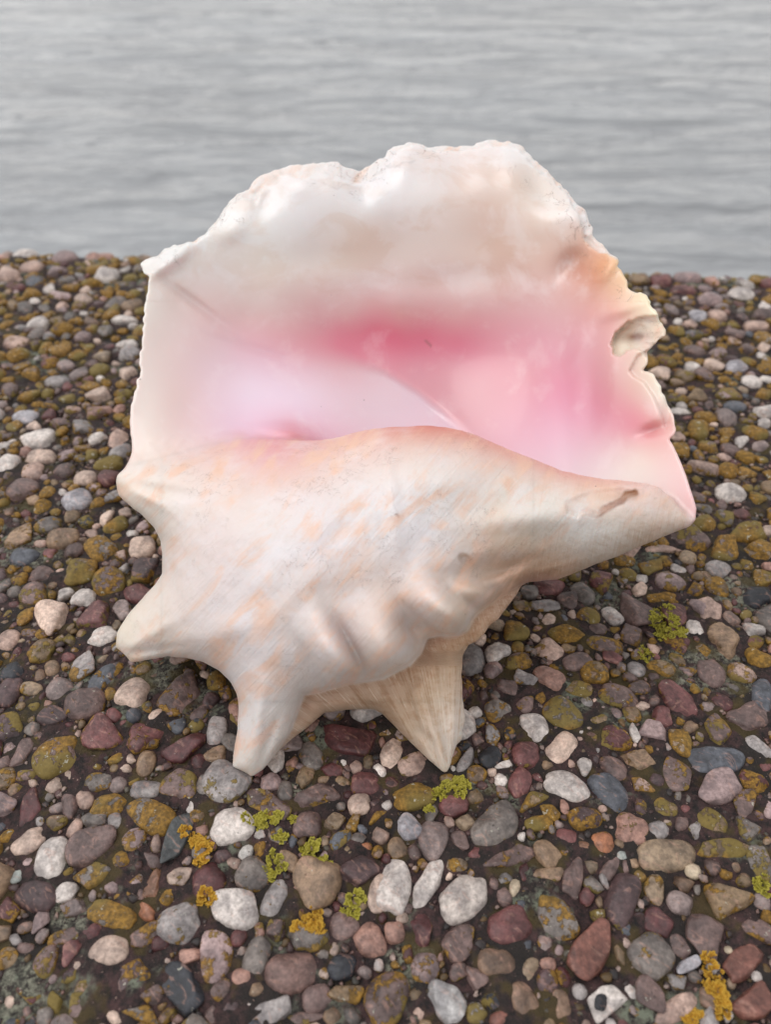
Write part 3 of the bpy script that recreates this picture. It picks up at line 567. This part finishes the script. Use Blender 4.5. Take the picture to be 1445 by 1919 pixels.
fL = (np.minimum(np.maximum(a, b), 0)+np.hypot(np.maximum(a, 0), np.maximum(b, 0))-r).astype(np.float32)
fB = solid(hB, mB, 1.25); fU = smin(solid(hU, mU, 1.5), solid(hF, mF, 1.2), 0.002)
kk = (0.003+0.011*smooth(680, 480, X))[..., None].astype(np.float32)
fA = smin(fB, fU, 0.0020); f = smin(fL, fA, kk)
# rest on the stones: nothing sinks below the pebble tops
zz = f32(H)+GZ*(-SN+((CY-Y)/F*CS)).astype(f32)[..., None]; f = np.maximum(f, f32(0.0022)-zz)
V, Q = surface_nets(f)
ii = np.clip(V, 0, np.array(f.shape)-1.001); i0 = ii.astype(int); fr = ii-i0
def sample3(g):
    o = 0
    for dx in (0, 1):
        for dy in (0, 1):
            for dz in (0, 1):
                o = o+g[i0[:, 0]+dx, i0[:, 1]+dy, i0[:, 2]+dz]*np.where(dx, fr[:, 0], 1-fr[:, 0])*np.where(dy, fr[:, 1], 1-fr[:, 1])*np.where(dz, fr[:, 2], 1-fr[:, 2])
    return o
vL, vB, vU = sample3(fL), sample3(fB), sample3(fU)
px = gx[0]+V[:, 0]*STEP; py = gy[0]+V[:, 1]*STEP; pd = gz[0]+V[:, 2]*DZ
del f, fL, fB, fU, fA, a, b, ds, z, zz
W = at(px, py, pd)
# light smoothing of the polygon surface
ed = np.concatenate([Q[:, [0, 1]], Q[:, [1, 2]], Q[:, [2, 3]], Q[:, [3, 0]]]); deg = np.bincount(ed.ravel(), minlength=len(W))[:, None]
def lap(A):
    o = np.stack([np.bincount(ed[:, 0], A[ed[:, 1], c], len(A))+np.bincount(ed[:, 1], A[ed[:, 0], c], len(A)) for c in range(3)], -1); return o/np.maximum(deg, 1)
for s_ in (0.5, -0.52, 0.5, -0.52, 0.3): W = W+s_*(lap(W)-W)
e1 = W[Q[:, 2]]-W[Q[:, 0]]; e2 = W[Q[:, 3]]-W[Q[:, 1]]; fn = np.cross(e1, e2)
NV = np.stack([sum(np.bincount(Q[:, k], fn[:, c], len(W)) for k in range(4)) for c in range(3)], -1); NV /= np.linalg.norm(NV, axis=1)[:, None]+1e-12

# colours of the shell itself
LIP_C = """300 480 238 233 230|450 360 240 232 228|600 310 240 230 227|770 270 242 232 230|950 270 242 232 230|1090 400 243 232 227|400 480 236 231 229|560 400 235 230 230|700 380 235 229 229|650 440 234 220 211|850 420 234 215 206|950 340 234 215 204|1000 420 234 211 197|800 500 234 212 205
500 520 233 221 214|600 560 231 196 195|700 612 222 110 133|800 622 222 114 137|640 612 222 132 148|740 615 221 107 130|860 628 223 127 146|900 640 224 139 156|1000 620 229 166 177|900 720 227 166 175|850 575 229 182 183|750 570 230 184 185|660 570 231 188 189|1080 500 219 169 155
1150 500 243 203 165|1118 468 224 169 139|1190 570 243 211 183|1160 590 239 188 177|1050 560 230 187 183|1080 640 233 177 187|1050 720 233 153 176|1150 700 231 180 180|1200 720 235 197 184|1240 740 243 229 214|1225 800 232 154 157|1190 790 229 145 159|1130 850 236 204 209|1200 850 243 220 211
1260 880 243 211 208|1290 930 243 201 201|950 800 233 176 190|1050 800 237 183 202|700 500 234 216 210|850 680 225 156 168|1000 700 230 162 174|560 520 233 214 207|440 560 232 209 204|380 540 234 215 210|560 620 230 171 177|480 590 231 199 196|780 680 224 150 164|700 660 225 142 158
880 780 228 169 178|820 730 226 160 171|650 480 234 220 211|1030 480 228 194 180|900 500 234 210 200|750 588 228 174 174|850 592 228 171 172|650 588 228 176 176|1140 492 236 170 122|1085 470 222 176 154|580 660 226 152 163|930 400 228 198 184|700 430 232 214 204|760 640 220 110 134
860 645 222 121 145"""
FLOOR_C = """290 560 237 226 218|270 640 238 223 216|330 640 238 213 210|400 660 237 207 213|450 650 234 192 203|540 665 231 178 192|640 690 233 187 195|470 720 244 219 233|520 750 243 216 232|420 740 243 214 226|330 740 241 213 209|270 720 240 225 218|255 800 240 227 217|300 840 240 217 208
360 830 241 211 209|430 800 241 204 220|420 850 241 204 214|520 812 239 178 198|545 803 231 150 162|580 815 236 175 193|640 760 240 210 221|700 740 237 209 218|780 770 238 209 221|840 800 236 202 214|600 720 240 210 221|660 720 238 204 214|560 780 240 204 221|380 690 240 210 216
340 790 240 210 209|720 800 238 208 219"""
BODY_C = """250 900 242 232 217|350 900 240 222 209|450 875 240 208 196|510 845 237 180 178|530 872 238 196 184|600 838 238 196 184|640 870 238 214 203|700 812 234 184 168|800 799 224 150 132|740 800 230 164 146|850 804 226 158 140|780 835 234 204 188|880 818 229 172 154|870 850 236 212 198|960 850 231 180 162|950 880 236 218 204|1060 882 233 178 160|1050 910 237 220 206|1150 901 236 196 180|780 930 239 232 227|900 900 236 222 212
1000 930 238 226 212|1100 960 240 232 222|1150 980 242 234 222|1250 960 232 214 198|1200 1010 212 192 170|1050 1055 196 166 140|980 1062 194 160 134|950 1000 231 208 183|900 1080 212 187 166|400 1000 238 221 212|500 950 238 225 216|600 1000 236 226 222|700 1000 237 229 224|800 1000 235 227 222
700 1100 232 212 198|800 1100 230 213 201|600 1150 232 217 206|450 1150 234 224 219|300 1150 237 223 209|230 1190 240 228 207|230 910 244 235 219|500 1250 231 219 211|480 1330 236 228 219|460 1420 233 224 212|650 1230 231 219 209|750 1230 232 220 208|840 1170 231 215 199|1120 945 236 215 190|860 1140 230 212 192|720 1190 230 212 198|640 1180 230 218 212"""
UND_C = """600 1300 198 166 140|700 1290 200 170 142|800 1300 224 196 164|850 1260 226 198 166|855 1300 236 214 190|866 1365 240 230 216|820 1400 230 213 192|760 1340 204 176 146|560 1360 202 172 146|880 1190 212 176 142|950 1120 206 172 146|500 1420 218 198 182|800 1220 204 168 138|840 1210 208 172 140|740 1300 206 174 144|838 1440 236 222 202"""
def colours(txt, x, y):
    a = np.array([[float(v) for v in q.split()] for q in txt.replace('\n', '|').split('|')]); c = lin(a[:, 2:])
    gxc = np.arange(190, 1340, 8.0); gyc = np.arange(230, 1480, 8.0); A, B = np.meshgrid(gxc, gyc, indexing='ij'); o = []
    for k in range(3):
        M = np.clip(tps(np.c_[a[:, :2], c[:, k]], A, B, 6e-3), c[:, k].min()*0.95, min(c[:, k].max()*1.03, 0.9))
        u = np.clip((x-gxc[0])/8, 0, M.shape[0]-1.001); v = np.clip((y-gyc[0])/8, 0, M.shape[1]-1.001); p, q = u.astype(int), v.astype(int); u = u-p; v = v-q
        o.append((M[p, q]*(1-u)+M[p+1, q]*u)*(1-v)+(M[p, q+1]*(1-u)+M[p+1, q+1]*u)*v)
    return np.stack(o, -1)
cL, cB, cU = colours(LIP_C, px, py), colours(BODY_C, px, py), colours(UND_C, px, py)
fm = floor_mask(px, py)[:, None]; cL = cL*(1-fm)+colours(FLOOR_C, px, py)*fm
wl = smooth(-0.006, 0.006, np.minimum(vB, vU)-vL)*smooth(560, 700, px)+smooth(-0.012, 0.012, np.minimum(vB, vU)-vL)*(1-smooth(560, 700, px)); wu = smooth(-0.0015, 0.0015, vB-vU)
def bil(M, x, y):
    u = np.clip((x-gx[0])/STEP, 0, M.shape[0]-1.001); v = np.clip((y-gy[0])/STEP, 0, M.shape[1]-1.001); a0 = u.astype(int); b0 = v.astype(int); u -= a0; v -= b0
    return (M[a0, b0]*(1-u)+M[a0+1, b0]*u)*(1-v)+(M[a0, b0+1]*(1-u)+M[a0+1, b0+1]*u)*v
back = smooth(0.25, 0.8, (pd-bil(DL, px, py))/(bil(tL, px, py)*bil(gL, px, py)))      # outer face of the lip: cream, like the rest of the outside
outer = np.tile(lin((228, 208, 184)), (len(px), 1)); nt_ = bil(notch, px, py)
cL = cL*(1-back[:, None])+outer*back[:, None]; cL = cL*(1-nt_[:, None])+lin((236, 220, 200))*nt_[:, None]
br = np.exp(-((px-1194)/24)**2-((py-626)/10)**2)*nt_; cL = cL*(1-br[:, None])+lin((126, 74, 34))*br[:, None]
chipv = bil(chip, px, py); cL = cL*(1-0.7*chipv[:, None])+0.7*lin((240, 232, 228))*chipv[:, None]
gd = line_dist(GROOVE, px, py); gm = (smooth(10, 3.5, gd+2.0*fbm(px/12, py/12, 93, 2))*smooth(1080, 1100, px)*(1-wl))[:, None]*(0.35+0.65*smooth(1110, 1140, px))[:, None]; cB = cB*(1-gm)+lin((140, 84, 40))*gm
bw = (np.exp(-((px-1178)/26)**2-((py-926)/9)**2)*0.6)[:, None]; cB = cB*(1-bw)+lin((170, 120, 74))*bw
el = np.abs(np.hypot(((px-874)*0.75+(py-1046)*0.66)/17, (-(px-874)*0.66+(py-1046)*0.75)/11)-0.8); em = (smooth(0.42, 0.12, el)*0.6*smooth(-14, 8, -(py-1046)+0.3*(px-874)))[:, None]; cB = cB*(1-em)+lin((172, 134, 98))*em
for sx_, sy_ in ((222, 908), (222, 1205), (240, 1232), (455, 1442)):
    tm = (np.exp(-((px-sx_)/16)**2-((py-sy_)/10)**2)*0.45)[:, None]; cB = cB*(1-tm)+lin((196, 166, 128))*tm
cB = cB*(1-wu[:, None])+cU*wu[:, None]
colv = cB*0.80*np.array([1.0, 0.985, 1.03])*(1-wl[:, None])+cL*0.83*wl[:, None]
jit = 7.0*fbm(px/18, py/18, 95, 3); hair = 0            # hairline cracks that the eye can follow one by one
for pts, wd, al in (([(731,905),(737,928),(742,950),(747,962)], 2.4, 0.16), ([(1078,442),(1084,426),(1092,410)], 2.6, 0.3), ([(704,324),(730,313),(752,302),(778,296)], 3.0, 0.16), ([(604,336),(628,345),(668,338)], 2.8, 0.14), ([(742,958),(748,964)], 3.6, 0.7), ([(800,636),(804,640)], 3.4, 0.5)):
    hair = np.maximum(hair, al*smooth(wd, 0.6, line_dist(pts, px+jit, py+jit)))
hair = (hair*(pd < bil(mB, px, py)+0.09))[:, None]; colv = colv*(1-hair)+lin((112, 78, 66))*hair
inner = wl*(1-back)*(1-nt_)*(1-chipv)
rim = np.clip(smooth(75, 12, -bil(d_lip, px, py))*wl*(py < 560), 0, 1)
horn = smooth(930, 1040, px)*(1-wl)*(0.35+0.65*smooth(985, 1040, py+(px-1050)*0.28))
stri = np.clip(wu*(1-wl)+0.65*horn, 0, 1)
isf = smooth(1245, 1215, py)*smooth(770, 800, px)
fanv = np.arctan2(px-850, 1520-py); ph_u = fanv*9*(1-isf)+(px*0.8-py*0.25)*0.055*isf; al_u = (py*0.004)*(1-isf)+(py*0.01)*isf
line_v = np.c_[np.where(wu > 0.5, ph_u, (px*0.96+py*0.20)*0.05), np.where(wu > 0.5, al_u, (py-px*0.2)*0.006), pd*6]

def shell_material():
    g = NG('shell'); C0 = g.n('Attribute', attribute_name='Col').outputs['Color']; uv = g.n('Attribute', attribute_name='chart').outputs['Vector']; mk = g.n('SeparateXYZ'); g.set(mk.inputs[0], g.n('Attribute', attribute_name='mask').outputs['Vector'])
    inn, rim_, st = mk.outputs[0], mk.outputs[1], mk.outputs[2]; ph = g.n('Attribute', attribute_name='lines').outputs['Vector']; P = g.n('NewGeometry').outputs['Position']
    outm = g.math('SUBTRACT', 1.0, inn); plain = g.math('MULTIPLY', outm, g.math('SUBTRACT', 1.0, st))
    # peach flecks drawn out along the growth direction
    fl = g.noise(g.mapping(g.mapping(uv, rot=(0, 0, math.radians(48))), (9, 27, 1)), 1.0, 4, 0.6, 0.5); fl2 = g.noise(uv, 9.0, 3, 0.6, 0.8)
    c = g.mix(g.math('MULTIPLY', g.math('MULTIPLY', g.ramp(fl, 0.45, 0.64), g.ramp(fl2, 0.34, 0.58)), g.math('MULTIPLY', plain, 0.78)), C0, col(222, 182, 158))
    c = g.mix(g.math('MULTIPLY', g.math('MULTIPLY', g.ramp(g.noise(g.mapping(uv, (1, 1, 1), loc=(3, 1, 0)), 12, 3), 0.45, 0.70), plain), 0.26), c, col(226, 224, 230))
    cl = g.noise(g.mapping(uv, loc=(7, 3, 0)), 14, 4, 0.6, 0.3)
    c = g.mix(g.math('MULTIPLY', g.math('MULTIPLY', g.ramp(cl, 0.52, 0.72), inn), 0.30), c, g.mix(0.5, c, col(238, 228, 228)))
    tp = g.noise(g.mapping(uv, (1.0, 1.6, 1), loc=(5, 2, 0)), 8, 4, 0.6, 0.6); up = g.n('SeparateXYZ'); g.set(up.inputs[0], uv)
    hi = g.ramp(up.outputs[1], 0.60, 0.50)                                  # the upper wall of the lip is blotched tan and milky
    c = g.mix(g.math('MULTIPLY', g.math('MULTIPLY', g.ramp(tp, 0.48, 0.60), g.math('MULTIPLY', inn, hi)), 0.42), c, g.mix(1.0, c, (0.90, 0.78, 0.69, 1), 'MULTIPLY'))
    c = g.mix(g.math('MULTIPLY', g.math('MULTIPLY', g.ramp(g.noise(g.mapping(uv, loc=(1, 8, 0)), 10, 4, 0.65, 0.4), 0.52, 0.66), g.math('MULTIPLY', inn, hi)), 0.28), c, col(230, 226, 226))
    # growth lines
    w1 = g.noise(g.mapping(ph, (1.6, 0.5, 0.5)), 2.0, 3, 0.6, 0.3); w2 = g.noise(g.mapping(ph, (7.0, 0.8, 0.5)), 2.0, 3, 0.65, 0.2); cr_ = g.noise(g.mapping(ph, (0.6, 9.0, 1)), 2.0, 3, 0.6, 0.4)
    wv = g.math('ADD', g.math('MULTIPLY', w1, 0.5), g.math('ADD', g.math('MULTIPLY', w2, 0.5), g.math('MULTIPLY', g.math('SUBTRACT', cr_, 0.3), 0.6)))
    c = g.mix(g.math('MULTIPLY', g.ramp(wv, 0.56, 0.78), g.math('MULTIPLY', st, 0.6)), c, g.mix(1.0, c, (0.70, 0.53, 0.37, 1), 'MULTIPLY'))
    c = g.mix(g.math('MULTIPLY', g.ramp(g.noise(g.mapping(ph, (5, 3, 1)), 2.0, 4, 0.7), 0.54, 0.70), g.math('MULTIPLY', st, 0.45)), c, col(238, 226, 208))
    # hairline cracks and specks
    n1 = g.noise(uv, 26, 4, 0.6, 0.8); crack = g.math('LESS_THAN', g.math('ABSOLUTE', g.math('SUBTRACT', n1, 0.5)), 0.0045)
    cm = g.math('MULTIPLY', g.ramp(g.noise(g.mapping(uv, loc=(2, 9, 0)), 7, 2), 0.52, 0.60), g.math('MAXIMUM', rim_, g.math('MULTIPLY', plain, 0.4)))
    c = g.mix(g.math('MULTIPLY', g.math('MULTIPLY', crack, cm), 0.75), c, col(120, 92, 80))
    vo = g.n('TexVoronoi'); g.set(vo.inputs['Vector'], uv); g.set(vo.inputs['Scale'], 26.0)
    sp = g.math('MULTIPLY', g.math('LESS_THAN', vo.outputs['Distance'], 0.045), g.math('GREATER_THAN', g.noise(uv, 15, 1), 0.60)); c = g.mix(g.math('MULTIPLY', sp, 0.6), c, col(96, 66, 56))
    grime = g.noise(P, 160, 5, 0.7); c = g.mix(g.math('MULTIPLY', g.math('MULTIPLY', g.ramp(grime, 0.52, 0.72), outm), 0.25), c, g.mix(1.0, c, (0.84, 0.76, 0.68, 1), 'MULTIPLY'))
    g.set(g.b.inputs['Base Color'], c)
    g.set(g.b.inputs['Roughness'], g.math('ADD', g.math('MULTIPLY_ADD', inn, -0.16, 0.46), g.math('MULTIPLY', st, 0.12)))
    g.set(g.b.inputs['Coat Weight'], g.math('MULTIPLY', inn, 0.35)); g.set(g.b.inputs['Coat Roughness'], 0.10)
    g.set(g.b.inputs['Subsurface Weight'], 0.30); g.b.inputs['Subsurface Radius'].default_value = (1.0, 0.55, 0.45); g.set(g.b.inputs['Subsurface Scale'], 0.007)
    fine = g.noise(P, 420, 4, 0.65); lumps = g.noise(P, 90, 3, 0.5)
    hg = g.math('ADD', g.math('MULTIPLY', fine, g.math('MULTIPLY_ADD', outm, 0.30, 0.02)), g.math('ADD', g.math('MULTIPLY', lumps, g.math('MULTIPLY_ADD', outm, 0.7, 0.2)), g.math('MULTIPLY', g.math('MULTIPLY', wv, st), 0.9)))
    rib = g.noise(g.mapping(g.mapping(uv, rot=(0, 0, math.radians(48))), (10, 110, 1)), 1.0, 3, 0.6, 0.4); pit = g.ramp(g.noise(uv, 190, 2, 0.6), 0.68, 0.76)
    hg = g.math('ADD', hg, g.math('MULTIPLY', g.math('SUBTRACT', g.math('MULTIPLY', rib, 0.55), g.math('MULTIPLY', pit, 0.35)), plain))
    hg = g.math('ADD', hg, g.math('MULTIPLY', g.math('MULTIPLY', fine, rim_), 0.5)); hg = g.math('SUBTRACT', hg, g.math('MULTIPLY', g.math('MULTIPLY', crack, cm), 0.25))
    g.set(g.b.inputs['Normal'], g.bump(hg, 0.6, 0.0011))
    return g.m
SHELL = shell_material()
base = ground_at(655, 1440)
root = bpy.data.objects.new('conch_shell', None); C.objects.link(root); root.location = (base[0], base[1]+0.05, 0.0); root.empty_display_size = 0.05
tag(root, 'large cream conch shell with glossy pink flared opening standing on the pebbles', 'seashell')
# parts, cut from the one continuous surface
fx, fy = px[Q].mean(1), py[Q].mean(1); fw = wl[Q].mean(1); part = np.zeros(len(Q), int)          # 0 body
part[fw > 0.5] = 1
nb_ = part == 0
part[nb_ & (fx < 300) & (fy < 1010)] = 2; part[nb_ & (fx < 300) & (fy >= 1060)] = 3
part[nb_ & (fy > 1312) & (fx < 610)] = 4; part[nb_ & (fy > 1312) & (fx > 690)] = 5
part[nb_ & (fx > 1000)] = 6
for k, (nm, lb) in enumerate([('body_whorl', 'cream body with faint peach flecks and knobbed folds'), ('flared_lip', 'wide flared lip, glossy pink inside with chipped white rim'), ('spine', 'upper blunt spine on the left side'), ('spine', 'lower blunt spine on the left side'),
                              ('spine', 'whitish spine standing on the pebbles at lower left'), ('spine', 'tan striped spine standing on the pebbles at lower right'), ('siphonal_canal', 'pointed ridged horn at the right with brown chipped groove')]):
    fq = Q[part == k]; u, inv = np.unique(fq.ravel(), return_inverse=True); q = inv.reshape(-1, 4)
    me = raw_mesh(nm, W[u]-np.array(root.location), q)
    attr(me, 'Col', 'FLOAT_COLOR', np.c_[colv[u], np.ones(len(u))]); attr(me, 'chart', 'FLOAT_VECTOR', np.c_[px[u]/1000, py[u]/1000, pd[u]*4])
    attr(me, 'mask', 'FLOAT_VECTOR', np.c_[inner[u], rim[u], stri[u]]); attr(me, 'lines', 'FLOAT_VECTOR', line_v[u])
    me.normals_split_custom_set_from_vertices(NV[u].astype(np.float32))
    o = link(nm, me, SHELL, root); o['label'] = lb
root.location.z -= 0.0014          # settled a little between the stones
# ------------------------------------------------------------------ leafy lichens growing on the stones
def lichen_material(name, c1, c2, c3):
    g = NG(name); P = g.n('NewGeometry').outputs['Position']; e = g.n('Attribute', attribute_name='edge').outputs['Fac']
    c = g.mix(g.ramp(g.noise(P, 300, 3), 0.35, 0.65), c1, c2); c = g.mix(g.ramp(e, 0.5, 1.0), c, c3)
    g.set(g.b.inputs['Base Color'], c); g.set(g.b.inputs['Roughness'], 0.8); g.set(g.b.inputs['Specular IOR Level'], 0.25)
    g.set(g.b.inputs['Normal'], g.bump(g.noise(P, 900, 3), 0.6, 0.0006)); return g.m
LY = lichen_material('lichen_yellow_green', col(92, 86, 22), col(132, 122, 32), col(160, 150, 62)); LO = lichen_material('lichen_orange', col(122, 84, 20), col(158, 112, 26), col(182, 142, 52))
from mathutils.bvhtree import BVHTree
dg = bpy.context.evaluated_depsgraph_get(); dg.update()
def top_z(x, y):
    hit = sc.ray_cast(dg, Vector((x, y, 0.030)), Vector((0, 0, -1)), distance=0.04)
    return hit[1].z if hit[0] else 0.0
def lichen(pxc, pyc, rx, ry, mat, n, seed, label):
    r = np.random.default_rng(seed); VV, FF, EE = [], [], []; nv = 0
    c = ground_at(pxc, pyc, 0.003); sx = np.hypot(*(ground_at(pxc+rx, pyc, .003)-c)[:2]); sy = np.hypot(*(ground_at(pxc, pyc+ry, .003)-c)[:2])
    blobs = [(r.normal()*0.5, r.normal()*0.5, r.uniform(0.12, 0.42)) for _ in range(9)]
    k = 0
    while k < int(n*1.8):
        b = blobs[r.integers(9)]; rad = b[2]*math.sqrt(r.uniform()); th = r.uniform(0, 6.283); u, v = b[0]+rad*math.cos(th), b[1]+rad*math.sin(th)
        x, y = c[0]+u*sx, c[1]+v*sy; z0 = top_z(x, y); k += 1
        out = math.atan2(v, u)+r.normal()*0.9; L = r.uniform(0.0009, 0.0022); wv_ = L*r.uniform(0.6, 1.0); tilt = r.uniform(0.0, 0.26); ph = r.uniform(0, 6)
        nu, nw = 5, 7; P_ = []; E_ = []
        for i in range(nu):
            s = i/(nu-1)
            for j in range(nw):
                t = -1+2*j/(nw-1); rr = L*s*(1-0.25*abs(t)**2+0.12*math.cos(6*t+ph)); an = t*1.15*(wv_/L)+0.0
                a_, b_ = rr*math.cos(an), rr*math.sin(an); h = 0.0003+rr*tilt+0.00035*s*s*math.sin(5*t+ph)
                P_.append((x+a_*math.cos(out)-b_*math.sin(out), y+a_*math.sin(out)+b_*math.cos(out), z0+h)); E_.append(s)
        P_ = np.array(P_); idx = np.arange(nu*nw).reshape(nu, nw); Fq = np.stack([idx[:-1, :-1], idx[1:, :-1], idx[1:, 1:], idx[:-1, 1:]], -1).reshape(-1, 4)
        VV.append(P_); FF.append(Fq+nv); EE += E_; nv += len(P_)
    me = raw_mesh('lichen', np.concatenate(VV)-np.array([c[0], c[1], 0]), np.concatenate(FF)); attr(me, 'edge', 'FLOAT', EE)
    o = link('lichen', me, mat); o.location = (c[0], c[1], 0); tag(o, label, 'lichen', 'tufts of leafy lichen on the pebbles')
for a_ in [(1263, 1178, 44, 42, LY, 190, 1, 'largest tuft of yellow-green leafy lichen, right of the shell'),
           (378, 1588, 30, 36, LO, 110, 2, 'orange-yellow lichen tuft left of a white pebble'),
           (497, 1533, 30, 24, LY, 110, 3, 'yellow-green lichen tuft right beside a white pebble'),
           (583, 1586, 26, 22, LY, 60, 4, 'yellow lichen tuft at the top of a tan triangular pebble'),
           (516, 1622, 16, 24, LY, 55, 5, 'small yellow-green lichen tuft on the edge of a round grey pebble'),
           (842, 1484, 44, 28, LY, 110, 6, 'yellow-green lichen tuft just below the striped spine of the shell'),
           (588, 1722, 34, 22, LO, 90, 7, 'orange lichen tuft capping a grey pebble in the foreground'),
           (664, 1688, 18, 18, LY, 40, 8, 'small yellow lichen tuft beside a small tan chip left of a white pebble'),
           (1348, 1852, 26, 40, LO, 110, 9, 'orange lichen tuft in the lower right corner'),
           (1434, 1652, 14, 20, LY, 40, 10, 'yellow-green lichen tuft at the right border of the picture'),
           (388, 1682, 14, 16, LO, 36, 11, 'small ochre lichen tuft touching the left end of a white pebble'),
           (1303, 1906, 14, 14, LO, 30, 12, 'tiny orange lichen tuft at the bottom border near the corner')]: lichen(*a_)
